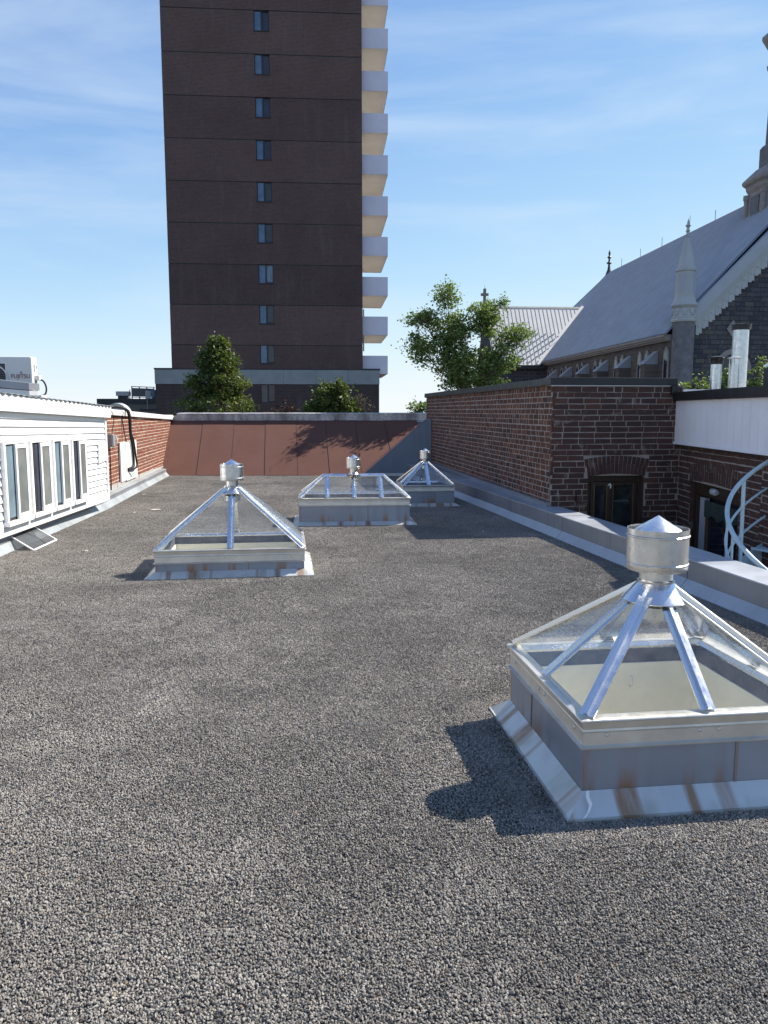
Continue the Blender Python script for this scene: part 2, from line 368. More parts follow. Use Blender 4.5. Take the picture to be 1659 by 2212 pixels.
xs = sorted({-6.0, 3.35} | {h[i] for h in holes for i in (0, 1)}); ys = sorted({-4.0, 22.5} | {h[i] for h in holes for i in (2, 3)})
deck = MB()
for x0, x1 in zip(xs, xs[1:]):
    for y0, y1 in zip(ys, ys[1:]):
        mxx, myy = (x0 + x1) / 2, (y0 + y1) / 2
        if any(h[0] < mxx < h[1] and h[2] < myy < h[3] for h in holes): continue
        deck.add([(x0, y0, 0), (x1, y0, 0), (x1, y1, 0), (x0, y1, 0)], [(0, 1, 2, 3)])
struct(deck.build('roof_deck', 'bitumen'), 'flat roof deck under the gravel')

# gravel : one object, stones scattered on small trays that are laid over the deck
TILE = .25
pts = []
def hits(x, y, h, r): return h[0] - r < x < h[1] + r and h[2] - r < y < h[3] + r
y = -1.4
while y < 20.4:
    x = -3.9
    while x < 3.9:
        if x > left_x(y) - .22 and x + TILE / 2 < curb_x(y) + .12 and not any(hits(x, y, h, TILE / 2) for h in holes): pts.append((x, y, 0))
        x += TILE
    y += TILE
y = -1.4
while y < 18.9: pts.append((curb_x(y) - .02, y, 0)); y += TILE * .9
for s, h in zip(SKY, holes):
    x0, x1, y0, y1 = s['c'][0] - s['a'] - .02, s['c'][0] + s['a'] + .02, s['c'][1] - s['b'] - .02, s['c'][1] + s['b'] + .02
    x = x0 - .05
    while x < x1 + .1: pts += [(x, y0 - .10, 0), (x, y1 + .10, 0)]; x += TILE * .9
    y = y0 - .05
    while y < y1 + .1: pts += [(x0 - .10, y, 0), (x1 + .10, y, 0)]; y += TILE * .9
me = bpy.data.meshes.new('gravel'); me.from_pydata(pts, [], []); me.materials.append(MT['gravel_stone'])
gr = bpy.data.objects.new('gravel', me); COL.objects.link(gr); gr['kind'] = 'stuff'; gr['label'] = 'grey crushed stone gravel covering the flat roof'; gr['category'] = 'gravel'
G = bpy.data.node_groups.new('gravel_scatter', 'GeometryNodeTree')
G.interface.new_socket('Geometry', in_out='INPUT', socket_type='NodeSocketGeometry'); G.interface.new_socket('Geometry', in_out='OUTPUT', socket_type='NodeSocketGeometry')
gn = lambda t, **k: (lambda x: ([setattr(x, a, b) for a, b in k.items()], x)[1])(G.nodes.new(t))
gi = gn('NodeGroupInput'); go = gn('NodeGroupOutput'); gl_ = G.links.new
join = gn('GeometryNodeGeometryToInstance')
def rv(typ, lo, hi, seed):
    x = gn('FunctionNodeRandomValue', data_type=typ)
    ss = [i for i in x.inputs if i.enabled]
    for i in x.inputs:
        if i.enabled and i.name == 'Min': i.default_value = lo
        if i.enabled and i.name == 'Max': i.default_value = hi
        if i.name == 'Seed': i.default_value = seed
    return [o for o in x.outputs if o.enabled][0]
for k in range(6):
    grid = gn('GeometryNodeMeshGrid'); grid.inputs[0].default_value = TILE; grid.inputs[1].default_value = TILE; grid.inputs[2].default_value = 2; grid.inputs[3].default_value = 2
    dp = gn('GeometryNodeDistributePointsOnFaces', distribute_method='POISSON')
    for i in dp.inputs:
        if i.name == 'Distance Min': i.default_value = .0052
        if i.name == 'Density Max': i.default_value = 40000
        if i.name == 'Seed': i.default_value = k * 7 + 1
    gl_(grid.outputs[0], dp.inputs[0])
    ico = gn('GeometryNodeMeshIcoSphere'); ico.inputs[0].default_value = .0049; ico.inputs[1].default_value = 1
    sp0 = gn('GeometryNodeSetPosition'); gl_(ico.outputs[0], sp0.inputs[0]); gl_(rv('FLOAT_VECTOR', (-.0016,) * 3, (.0016,) * 3, 50 + k), sp0.inputs['Offset'])
    ip = gn('GeometryNodeInstanceOnPoints'); gl_(dp.outputs[0], ip.inputs['Points']); gl_(sp0.outputs[0], ip.inputs['Instance'])
    gl_(rv('FLOAT_VECTOR', (0, 0, 0), (6.28, 6.28, 6.28), 3 + k), ip.inputs['Rotation'])
    gl_(rv('FLOAT_VECTOR', (.65, .55, .45), (1.45, 1.15, .9), 9 + k), ip.inputs['Scale'])
    sn = gn('GeometryNodeStoreNamedAttribute', data_type='FLOAT', domain='INSTANCE'); sn.inputs['Name'].default_value = 'tint'
    gl_(ip.outputs[0], sn.inputs[0]); gl_(rv('FLOAT', 0.0, 1.0, 20 + k), [i for i in sn.inputs if i.name == 'Value' and i.enabled][0])
    tr = gn('GeometryNodeTranslateInstances'); gl_(sn.outputs[0], tr.inputs[0]); gl_(rv('FLOAT_VECTOR', (-.001, -.001, .001), (.001, .001, .0075), 31 + k), tr.inputs['Translation']); tr.inputs['Local Space'].default_value = False
    ri = gn('GeometryNodeRealizeInstances'); gl_(tr.outputs[0], ri.inputs[0])
    sm = gn('GeometryNodeSetMaterial'); sm.inputs['Material'].default_value = MT['gravel_stone']; gl_(ri.outputs[0], sm.inputs[0])
    gl_(sm.outputs[0], join.inputs[0])
ip = gn('GeometryNodeInstanceOnPoints'); gl_(gi.outputs[0], ip.inputs['Points']); gl_(join.outputs[0], ip.inputs['Instance']); ip.inputs['Pick Instance'].default_value = True
gl_(rv('INT', 0, 5, 77), ip.inputs['Instance Index'])
cx = gn('ShaderNodeCombineXYZ'); mm = gn('ShaderNodeMath', operation='MULTIPLY'); mm.inputs[1].default_value = math.pi / 2
gl_(rv('INT', 0, 3, 99), mm.inputs[0]); gl_(mm.outputs[0], cx.inputs[2]); gl_(cx.outputs[0], ip.inputs['Rotation'])
gl_(ip.outputs[0], go.inputs[0])
md = gr.modifiers.new('scatter', 'NODES'); md.node_group = G

# ================================================================== SKYLIGHTS
def vent(parent, z, r, col_r, hdrum, hcone, neck_r, zneck0, drum0):
    v = child('roof_vent', parent); v.location = (0, 0, z)
    MB().lathe([(col_r, 0), (col_r + .002, .004), (neck_r + .004, hcone), (neck_r - .003, hcone), (col_r - .006, .0)], 32, cap=False).build('storm_collar', 'aluminium', v, smooth=35)
    n = MB(); n.lathe([(neck_r, hcone - .01), (neck_r, drum0 + .02), (neck_r - .004, drum0 + .02), (neck_r - .004, hcone - .01)], 28, cap=False)
    n.lathe([(neck_r + .008, hcone - .004), (neck_r + .009, hcone + .004), (neck_r, hcone + .01)], 28, cap=False); n.build('neck', 'galv', v, smooth=35)
    d = drum0; H = hdrum
    p = [(r * .97, d), (r, d + .006), (r, d + H * .14), (r * 1.025, d + H * .155), (r * 1.025, d + H * .175), (r, d + H * .19), (r, d + H * .80), (r * 1.03, d + H * .82), (r * 1.03, d + H * .845), (r, d + H * .86), (r, d + H), (r * .985, d + H), (r * .985, d + .006)]
    MB().lathe(p, 40, cap=False).build('drum', 'galv', v, smooth=35)
    MB().lathe([(r * .74, d + H - .012), (r * .76, d + H - .008), (.002, d + H + r * .42)], 36).build('cone_cap', 'aluminium', v, smooth=40)
    bz = MB(); bz.lathe([(neck_r * .9, drum0 + .02), (r * .72, d + H * .5), (r * .72, d + H - .012)], 28, cap=False); bz.build('baffle', 'galv', v, smooth=40)
    return v

BAR = [(-.031, 0), (.031, 0), (.031, .006), (.010, .007), (.008, .024), (-.008, .024), (-.010, .007), (-.031, .006)]
def edge_uv(o, p, q):      # u runs along the edge in metres, v is the height above the deck
    p = Vector(p); d = (Vector(q) - p); d.z = 0; d.normalize(); me = o.data; uv = me.uv_layers.new(name='UVMap')
    for lp in me.loops: c = me.vertices[lp.vertex_index].co; uv.data[lp.index].uv = ((c - p).dot(d), c.z)
def skylight(i, label, zf, zc, apex, ridge, nfront, nside, fl, ventp, fh=.085):
    s = SKY[i]; a, b = s['a'], s['b']
    t = thing('skylight', label, 'skylight', (s['c'][0], s['c'][1], 0), R(s['rot']), 'glazed roof skylights')
    aw, bw = a - .018, b - .018
    cor = lambda dx, z: [(-aw - dx, -bw - dx, z), (aw + dx, -bw - dx, z), (aw + dx, bw + dx, z), (-aw - dx, bw + dx, z)]
    for k in range(4):
        j = (k + 1) % 4
        O_, I_, B_ = cor(fl, .012), cor(.0015, fh), cor(.0015, .012)
        f = MB(); f.add([O_[k], O_[j], I_[j], I_[k], B_[k], B_[j]], [(0, 1, 2, 3), (0, 4, 5, 1), (0, 3, 4), (1, 5, 2), (2, 5, 4, 3)]); 
        e0, e1 = cor(fl + .004, .016), cor(fl + .004, -.002); g0, g1 = cor(fl - .004, .016), cor(fl - .004, -.002)
        f.hexa([e1[k], e1[j], g1[j], g1[k], e0[k], e0[j], g0[j], g0[k]])
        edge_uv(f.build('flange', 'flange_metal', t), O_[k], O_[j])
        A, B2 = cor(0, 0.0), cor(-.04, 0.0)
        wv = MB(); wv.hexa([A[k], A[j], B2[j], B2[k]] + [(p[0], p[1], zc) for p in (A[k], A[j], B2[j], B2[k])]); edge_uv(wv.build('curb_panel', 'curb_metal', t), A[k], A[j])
        # standing lap seam on the panel
        P, Q = Vector(A[k]), Vector(A[j]); d = (Q - P); n = Vector((d.y, -d.x, 0)).normalized(); c = P + d * (.62 if k == 0 else .35)
        MB().prism([c + d.normalized() * .006 + n * .0004, c - d.normalized() * .006 + n * .0004, c - d.normalized() * .006 + n * .004, c + d.normalized() * .006 + n * .004], (0, 0, fh), (0, 0, zc - .01)).build('lap_seam', 'curb_metal', t)
        # frame rail, mitred
        h = zf - zc
        prof = [(-.006, -.014), (.016, -.014), (.018, -.008), (.004, -.002), (.003, h * .45), (.006, h * .52), (.004, h * .6), (.010, h - .012), (.020, h - .004), (.018, h), (-.034, h + .004), (-.036, h - .012), (-.006, h - .02)]
        fr = MB(); PP = [(-aw - 0, -bw), (aw, -bw), (aw, bw), (-aw, bw)]
        vv = []; m_ = len(prof)
        for (px, py) in (PP[k], PP[j]):
            sx, sy = (1 if px > 0 else -1), (1 if py > 0 else -1)
            for o_, z_ in prof: vv.append((px + sx * o_, py + sy * o_, zc + z_))
        fr.add(vv, [tuple(range(m_)), tuple(range(2 * m_ - 1, m_ - 1, -1))] + [(q, (q + 1) % m_, m_ + (q + 1) % m_, m_ + q) for q in range(m_)])
        fr.build('frame_rail', 'alu_dull', t)
        sill = MB(); C0, C1 = cor(-.036, 0), cor(-.052, 0)
        sill.hexa([(p[0], p[1], zf - .012) for p in (C0[k], C0[j])] + [(p[0], p[1], zf - .028) for p in (C1[j], C1[k])] + [(p[0], p[1], zf + .003) for p in (C0[k], C0[j])] + [(p[0], p[1], zf - .016) for p in (C1[j], C1[k])])
        sill.build('sill_bead', 'aluminium', t)
        # rivets on the rail
        nl = d.length
        for q in ((.09, .46, .54, .91) if nl > .7 else (.1, .5, .9)):
            c = P + d * q + n * .004
            rv_ = MB(); rv_.lathe([(.009, 0), (.008, .003), (.004, .005), (.0005, .0055)], 10)
            o = rv_.build('rivet', 'alu_dull', t, smooth=60); o.matrix_local = Matrix.Translation((c.x, c.y, zc + h * .36)) @ n.to_track_quat('Z', 'Y').to_matrix().to_4x4()
        # well lining
        w0, w1 = cor(-.050, 0), cor(-.058, 0)
        MB().hexa([(p[0], p[1], zf - .105) for p in (w0[k], w0[j], w1[j], w1[k])] + [(p[0], p[1], zf - .028) for p in (w0[k], w0[j], w1[j], w1[k])]).build('inner_band', 'slate_dark', t)  # dark grey band between frame and well lining
        w0, w1 = cor(-.046, 0), cor(-.066, 0)
        MB().hexa([(p[0], p[1], -.45) for p in (w0[k], w0[j], w1[j], w1[k])] + [(p[0], p[1], zf - .10) for p in (w0[k], w0[j], w1[j], w1[k])]).build('well_lining', 'shaft_paint', t)
    MB().box(-aw + .06, aw - .06, -bw + .06, bw - .06, -.47, -.45).build('bounce_floor', 'shaft_paint', t)  # unseen floor, set shallow and pale to bounce light up the well
    hk = MB(); hk.tube([(aw * .18, bw - .085, zf - .16), (aw * .18, bw - .10, zf - .17), (aw * .18 + .004, bw - .10, zf - .20), (aw * .18 - .01, bw - .10, zf - .215), (aw * .18 - .014, bw - .098, zf - .20)], .004, 6); hk.build('hook', 'galv', t, smooth=60)
    # glazing bars and panes, face by face
    fx, fy, z0 = a - .03, b - .03, zf + .004
    top = lambda sx: Vector((sx * ridge, 0, apex))
    faces = [  # base start, base end, top start, top end
        ((-fx, -fy), (fx, -fy), top(-1), top(1), nfront), ((fx, -fy), (fx, fy), top(1), top(1), nside),
        ((fx, fy), (-fx, fy), top(1), top(-1), nfront), ((-fx, fy), (-fx, -fy), top(-1), top(-1), nside)]
    fn = []
    for (p, q, tp, tq, nb) in faces:
        P = Vector((*p, z0)); Q = Vector((*q, z0)); fn.append(((Q - P).cross(tp - P)).normalized())
    fn = [n if n.z > 0 else -n for n in fn]
    cut = ventp['cut']
    for k, (p, q, tp, tq, nb) in enumerate(faces):
        P = Vector((*p, z0)); Q = Vector((*q, z0)); n = fn[k]
        def upto(B, T):
            f = 1 - cut / max((B - T).length, 1e-3) if ridge < .05 else .985
            return B.lerp(T, f)
        hn = (fn[k] + fn[k - 1]).normalized()
        MB().sweep(P, upto(P, tp), hn, BAR).build('glazing_bar', 'aluminium', t)
        bs = [P] + [P.lerp(Q, (m_ + 1) / (nb + 1)) for m_ in range(nb)] + [Q]
        ts = []
        for m_, B in enumerate(bs):
            if m_ == 0: ts.append(tp)
            elif m_ == len(bs) - 1: ts.append(tq)
            elif (tp - tq).length < .01: ts.append(tp)
            else: ts.append(Vector((max(-ridge, min(ridge, B.x)), 0, apex)))
        for m_ in range(1, nb + 1):
            MB().sweep(bs[m_], upto(bs[m_], ts[m_]), n, BAR).build('glazing_bar', 'aluminium', t)
        for m_ in range(nb + 1):
            A, B, C, D = bs[m_], bs[m_ + 1], upto(bs[m_ + 1], ts[m_ + 1]), upto(bs[m_], ts[m_])
            off = n * .003
            poly = [A, B, C, D] if (C - D).length > .004 else [A, B, C]
            g = MB(); g.prism([v_ + off for v_ in poly], (0, 0, 0), tuple(n * .004)); g.build('glass_pane', 'skylight_glass', t)
    if ridge > .05:
        for sx in (-1, 1):
            MB().sweep((sx * (ridge + .02), 0, apex + .012), (sx * .10, 0, apex + .012), (0, 0, 1), [(-.055, -.03), (.055, -.03), (.055, -.022), (.02, .006), (-.02, .006), (-.055, -.022)]).build('ridge_cap', 'aluminium', t)
    v = vent(t, **{k: v_ for k, v_ in ventp.items() if k not in ('cut', 'tilt')})
    # damper cone hanging inside under the vent
    MB().lathe([(.002, -.115), (ventp['col_r'] * .62, -.075), (ventp['col_r'] * .62, -.025), (ventp['neck_r'], -.01)], 12, cap=False).build('damper', 'galv', v, smooth=30)
    return t

sk1 = skylight(0, 'large glass pyramid skylight with galvanised vent, nearest the camera at right', .375, .272, .815, 0.0, 1, 1, .085,
         dict(z=.715, r=.132, col_r=.145, hdrum=.185, hcone=.085, neck_r=.072, zneck0=.8, drum0=.138, cut=.085))
# torn white sealant strip on the front corner of the near skylight
q = MB(); pr = [(-.508, -.52, .094), (-.512, -.535, .075), (-.506, -.552, .055), (-.522, -.570, .034), (-.545, -.585, .018)]
for k in range(len(pr) - 1):
    a_, b_ = Vector(pr[k]), Vector(pr[k + 1]); o_ = Vector((.012, .0, .004)); up = Vector((-.001, -.004, .004))
    q.hexa([a_, a_ + o_, b_ + o_, b_, a_ + up, a_ + o_ + up, b_ + o_ + up, b_ + up])
q.build('sealant_strip', 'white_pvc', sk1)
skylight(1, 'wide glass pyramid skylight standing alone on the left of the gravel roof', .264, .15, .845, 0.0, 1, 2, .085,
         dict(z=.745, r=.115, col_r=.125, hdrum=.165, hcone=.066, neck_r=.058, zneck0=.8, drum0=.125, cut=.085), fh=.065)
skylight(2, 'long hipped glass skylight with a flat ridge, in the middle distance', .375, .28, .66, .41, 3, 1, .09,
         dict(z=.668, r=.098, col_r=.075, hdrum=.155, hcone=.03, neck_r=.048, zneck0=.7, drum0=.085, cut=.06), fh=.055)
skylight(3, 'small shaded glass pyramid skylight beside the brick side wall', .35, .262, .745, 0.0, 1, 1, .08,
         dict(z=.675, r=.088, col_r=.09, hdrum=.145, hcone=.045, neck_r=.045, zneck0=.7, drum0=.08, cut=.07), fh=.055)

# ================================================================== RIGHT HAND KERB
kt = thing('roof_kerb', 'grey metal clad kerb with sloped cant strip along the right roof edge', 'kerb')
KS = [(-4, 1.6), (1.6, 4.55), (4.55, 6.35), (6.35, 7.85), (7.85, 9.15), (9.15, 10.62), (10.62, 11.05), (11.05, 12.9), (12.9, 15.2), (15.2, 19.4)]
for k, (y0, y1) in enumerate(KS):
    x0, x1 = curb_x(y0), curb_x(y1); g = .003; dz = .003 * (k % 2)
    hz = .262 + dz
    c = MB(); c.add([(x0, y0 + g, -.01), (x1, y1 - g, -.01), (x1 + .085, y1 - g, .098 + dz), (x0 + .085, y0 + g, .098 + dz), (x0 + .085, y0 + g, -.01), (x1 + .085, y1 - g, -.01)], [(0, 1, 2, 3), (0, 3, 4), (1, 5, 2), (3, 2, 5, 4), (0, 4, 5, 1)])
    c.build('cant_strip', 'flashing_cant', kt)
    g = .006; MB().hexa([(x0 + .087, y0 + g, .0), (x0 + .12, y0 + g, .0), (x1 + .12, y1 - g, .0), (x1 + .087, y1 - g, .0), (x0 + .087, y0 + g, hz), (x0 + .12, y0 + g, hz), (x1 + .12, y1 - g, hz), (x1 + .087, y1 - g, hz)]).build('face_panel', 'flashing', kt)
    hx = hz + .002
    MB().hexa([(x0 + .075, y0 + g, hx), (x0 + .40, y0 + g, hx), (x1 + .40, y1 - g, hx), (x1 + .075, y1 - g, hx), (x0 + .075, y0 + g, hx + .016), (x0 + .40, y0 + g, hx + .028), (x1 + .40, y1 - g, hx + .028), (x1 + .075, y1 - g, hx + .016)]).build('coping', 'flashing_cant', kt, bevel=.004)
b_ = MB(); b_.hexa([(curb_x(-4) + .13, -4, -2.8), (curb_x(-4) + .36, -4, -2.8), (curb_x(10.1) + .36, 10.05, -2.8), (curb_x(10.1) + .13, 10.05, -2.8), (curb_x(-4) + .13, -4, .255), (curb_x(-4) + .36, -4, .255), (curb_x(10.1) + .36, 10.05, .255), (curb_x(10.1) + .13, 10.05, .255)])
b_.build('kerb_core', 'membrane', kt)
MB().box(3.44, 3.495, 10.04, 19.3, .27, .345).build('upstand', 'flashing', kt)

# ================================================================== FAR RED SLOPE
e7 = Vector((math.cos(R(7.2)), -math.sin(R(7.2)), 0)); u7 = Vector((math.sin(R(7.2)), math.cos(R(7.2)), 0))
rs = thing('roof_slope', 'sloping red roll roofing below the far parapet with a blue grey metal cheek', 'roof slope', (-3, 19.55, 0), R(-7.2))
run, rise = 2.06, 1.30
MB().hexa([(-.25, .06, 0), (6.7, .06, 0), (6.7, run, 0), (-.25, run, 0), (-.25, .06, .015), (6.7, .06, .015), (6.7, run, rise - .02), (-.25, run, rise - .02)]).build('deck', 'membrane', rs)
SK_ = .26
ed = [-.0, .87, 1.70, 2.53, 3.34, 4.12, 4.90, 5.70, 6.55]
for k in range(len(ed) - 1):
    x0, x1 = ed[k], ed[k + 1]; d = .006 + .005 * (k % 2); th = .008
    MB().hexa([(x0 - .01, -.02, .0 + d), (x1 + .01, -.02, .0 + d), (x1 + .01 - SK_, run, rise - .005 + d), (x0 - .01 - SK_, run, rise - .005 + d), (x0 - .01, -.02, th + d), (x1 + .01, -.02, th + d), (x1 + .01 - SK_, run, rise - .005 + th + d), (x0 - .01 - SK_, run, rise - .005 + th + d)]).build('roofing_sheet', 'roll_red', rs)
    d = .016
    if k: MB().hexa([(x0 - .006, -.021, d + .002), (x0 + .006, -.021, d + .002), (x0 + .005 - SK_, run, rise + d), (x0 - .005 - SK_, run, rise + d), (x0 - .005, -.021, d + th + .001), (x0 + .005, -.021, d + th + .001), (x0 + .004 - SK_, run, rise + d + th - .004), (x0 - .004 - SK_, run, rise + d + th - .004)]).build('lap', 'lap_dark', rs)
ck = MB(); ck.prism([(4.90, 0, .02), (6.56, 0, .02), (6.56, 0, 1.40), (6.44, 0, 1.36)], (0, -.14, 0), (0, -.02, 0)); ck.build('metal_cheek', 'flashing_blue', rs)
MB().sweep((4.86, -.08, .035), (6.44, -.08, 1.372), (-.6, 0, .8), [(-.075, -.004), (.075, -.004), (.075, .006), (-.075, .006)]).build('cheek_cap', 'flashing_blue', rs)
MB().sweep((4.80, -.17, .03), (6.56, -.17, .03), (0, 0, 1), [(-.04, -.02), (.025, -.02), (.025, .05), (-.04, .0)]).build('toe_strip', 'flashing_light', rs)
pp = thing('far_parapet', 'low far parapet capped with weathered white metal flashing', 'parapet', (-3, 19.55, 0), R(-7.2))
MB().box(-.6, 7.4, run + .05, run + .3, -3, 1.44).build('wall', 'concrete', pp)
xx = -.1
while xx < 6.9:
    x1 = xx + U(.62, .9); z = U(-.006, .006)
    MB().hexa([(xx, run + .02, 1.315 + z), (x1 - .004, run + .02, 1.315 + z), (x1 - .004, run + .045, 1.315), (xx, run + .045, 1.315), (xx, run - .015, 1.475 + z), (x1 - .004, run - .015, 1.475 + z), (x1 - .004, run + .02, 1.48 + z), (xx, run + .02, 1.48 + z)]).build('cap_face', 'cap_weathered', pp)
    MB().hexa([(xx, run - .03, 1.478 + z), (x1 - .004, run - .03, 1.478 + z), (x1 - .004, run + .36, 1.49), (xx, run + .36, 1.49), (xx, run - .03, 1.503 + z), (x1 - .004, run - .03, 1.503 + z), (x1 - .004, run + .36, 1.52), (xx, run + .36, 1.52)]).build('cap_top', 'cap_weathered', pp)
    xx = x1
MB().tube([(-.1, run + .0, 1.292), (2, run - .003, 1.288), (4.5, run + .0, 1.280), (6.6, run, 1.29)], .014, 6).build('cant_bead', 'flashing_light', pp, smooth=60)
# ================================================================== LEFT : BASE FLASHING
bf = thing('base_flashing', 'pale metal base flashing and cant strip along the left walls', 'flashing')
LS = [(-4, 7.0), (7.0, 8.67), (8.67, 10.7), (10.7, 12.78), (12.78, 14.6), (14.6, 16.9), (16.9, 19.45)]
for k, (y0, y1) in enumerate(LS):
    x0, x1 = left_x(y0), left_x(y1); dz = .003 * (k % 2); g = .003
    MB().add([(x0, y0 + g, -.01), (x1, y1 - g, -.01), (x1 - .085, y1 - g, .098 + dz), (x0 - .085, y0 + g, .098 + dz), (x0 - .085, y0 + g, -.01), (x1 - .085, y1 - g, -.01)], [(1, 0, 3, 2), (0, 4, 3), (1, 2, 5), (2, 3, 4, 5), (0, 1, 5, 4)]).build('cant_strip', 'flashing_sun', bf)
    if y0 < 12.7:
        MB().hexa([(x0 - .12, y0 + g, 0), (x0 - .09, y0 + g, 0), (x1 - .09, y1 - g, 0), (x1 - .12, y1 - g, 0), (x0 - .12, y0 + g, .23), (x0 - .09, y0 + g, .23 + dz), (x1 - .09, y1 - g, .23 + dz), (x1 - .12, y1 - g, .23)]).build('face_panel', 'flashing', bf)
    else:
        MB().hexa([(x0 - .12, y0 + g, 0), (x0 - .088, y0 + g, 0), (x1 - .088, y1 - g, 0), (x1 - .12, y1 - g, 0), (x0 - .12, y0 + g, .158), (x0 - .088, y0 + g, .158 + dz), (x1 - .088, y1 - g, .158 + dz), (x1 - .12, y1 - g, .158)]).build('face_panel', 'flashing', bf)
        MB().hexa([(-3.02, y0 + g, .165), (x0 - .078, y0 + g, .160), (x1 - .078, y1 - g, .160), (-3.02, y1 - g, .165), (-3.02, y0 + g, .20 + dz), (x0 - .078, y0 + g, .172 + dz), (x1 - .078, y1 - g, .172 + dz), (-3.02, y1 - g, .20 + dz)]).build('ledge', 'flashing_sun', bf)
y = 12.9
while y < 20.2:
    y1 = y + U(.5, .95); MB().box(-3.02, -2.978 + U(-.004, .004), y + .004, y1, .19, .30 - (y - 12.9) * .012 + U(-.01, .012)).build('upstand', 'concrete', bf); y = y1

# ================================================================== WHITE CLAD SHED
E0v, E1v = Vector((-3.08, 8.7)), Vector((-2.72, 12.6)); ang = math.atan2(E1v.y - E0v.y, E1v.x - E0v.x)
sh = thing('clad_shed', 'low white clad rooftop shed with a row of four sliding windows', 'shed', (*E0v, 0), ang)
T0, T1 = -2.2, 3.80
def tz(z0, z1, t): return z0 + (z1 - z0) * (t - .3) / 3.5         # the top lines fall slightly along the wall
MB().hexa([(T0, .02, .20), (T1 - .02, .02, .20), (T1 - .02, 3.2, .20), (T0, 3.2, .20), (T0, .02, tz(1.62, 1.52, T0)), (T1 - .02, .02, 1.52), (T1 - .02, 3.2, 1.62), (T0, 3.2, 1.72)]).build('wall_core', 'white_paint', sh)
nb = 14
for k in range(nb):
    za = [.292 + (1.575 - .292) * k / nb, .285 + (1.485 - .285) * k / nb]; zb = [.292 + (1.575 - .292) * (k + 1) / nb + .004, .285 + (1.485 - .285) * (k + 1) / nb + .004]
    def zl(z, t): return z[0] + (z[1] - z[0]) * (t - .3) / 3.5
    cuts = [T0] + sorted(U(T0 + .5, T1 - .4) for _ in range(1)) + [T1 - .045]
    for c0_, c1_ in zip(cuts, cuts[1:]):
        c1 = c1_ - .0015
        MB().add([(c0_, -.026, zl(za, c0_)), (c1, -.026, zl(za, c1)), (c1, .015, zl(za, c1)), (c0_, .015, zl(za, c0_)), (c0_, -.002, zl(zb, c0_)), (c1, -.002, zl(zb, c1)), (c1, .015, zl(zb, c1)), (c0_, .015, zl(zb, c0_))], [(3, 2, 1, 0), (4, 5, 6, 7), (0, 1, 5, 4), (1, 2, 6, 5), (2, 3, 7, 6), (3, 0, 4, 7)]).build('siding_board', 'vinyl', sh)
MB().box(T0, 1.33, -.024, .015, .193, .288).build('skirt_board', 'vinyl', sh); MB().box(1.334, T1 - .02, -.024, .015, .193, .285).build('skirt_board', 'vinyl', sh)
MB().box(T1 - .045, T1 + .02, -.034, .05, .19, 1.47).build('corner_post', 'white_pvc', sh, bevel=.004)
for f0, f1 in ((T0, -.9), (-.897, 1.02), (1.023, 2.95), (2.953, T1 + .07)):
    d = U(0, .006); a0, a1, b0, b1 = tz(1.555, 1.458, f0), tz(1.555, 1.458, f1), tz(1.735, 1.622, f0), tz(1.735, 1.622, f1)
    MB().hexa([(f0, -.085 - d, a0), (f1, -.085 - d, a1), (f1, .02, a1), (f0, .02, a0), (f0, -.10 - d, b0), (f1, -.10 - d, b1), (f1, .02, b1), (f0, .02, b0)]).build('fascia_board', 'white_paint', sh)
# corrugated roof sheet
cg = MB(); n = 150; vs = []
for k in range(n + 1):
    t = T0 + (T1 + .1 - T0) * k / n; z = tz(1.742, 1.632, t) + .006 * math.sin(k * math.pi / 2.0 + .4) + .002
    vs += [(t, -.12 + .008 * math.sin(k * 1.7), z), (t, 3.2, z + .16), (t, -.12 + .008 * math.sin(k * 1.7), z - .005), (t, 3.2, z + .155)]
cg.add(vs, [f for k in range(n) for f in ((4 * k, 4 * k + 4, 4 * k + 5, 4 * k + 1), (4 * k + 2, 4 * k + 3, 4 * k + 7, 4 * k + 6), (4 * k, 4 * k + 2, 4 * k + 6, 4 * k + 4))])
cg.build('corrugated_roof', 'box_grey', sh)
def shed_window(t0, t1, zt, zb, k):
    wd = child('window', sh); fw = .045
    MB().box(t0 + .02, t1 - .02, -.036, -.028, zb + .02, zt - .02).build('reveal', 'interior_dark', wd)
    fr = MB(); fr.box(t0, t1, -.062, -.018, zt - fw * .7, zt).box(t0, t0 + fw, -.062, -.018, zb + .05, zt - fw * .7).box(t1 - fw, t1, -.062, -.018, zb + .05, zt - fw * .7); fr.build('frame', 'white_pvc', wd, bevel=.003)
    MB().box(t0 - .012, t1 + .012, -.082, -.018, zb, zb + .05).build('sill', 'white_pvc', wd, bevel=.003)
    mid = t0 + (t1 - t0) * .42
    MB().box(t0 + fw + .012, mid + .03, -.042, -.036, zb + .085, zt - .045).build('pane', ('pane_teal', 'pane_night', 'pane_teal', 'pane_night')[k], wd)
    MB().box(mid + .018, mid + .036, -.046, -.043, zb + .06, zt - .04).build('meeting_rail', 'white_pvc', wd)
    s = child('sash', wd); sw = .042; a, b = mid, t1 - fw - .002
    f2 = MB(); f2.box(a, b, -.074, -.048, zt - .085, zt - .04).box(a, b, -.074, -.048, zb + .055, zb + .11).box(a, a + sw, -.074, -.048, zb + .11, zt - .085).box(b - sw, b, -.074, -.048, zb + .11, zt - .085)
    s2 = f2.build('sash_frame', 'white_pvc', wd, bevel=.003); MB().box(a + sw, b - sw, -.064, -.058, zb + .11, zt - .085).build('sash_pane', 'pane_grey', wd)
    bpy.data.objects.remove(s)
for k, (a, b, zt, zb) in enumerate(((.21, .84, 1.226, .30), (.91, 1.52, 1.217, .305), (1.59, 2.17, 1.206, .305), (2.245, 2.795, 1.19, .305))): shed_window(a, b, zt, zb, k)
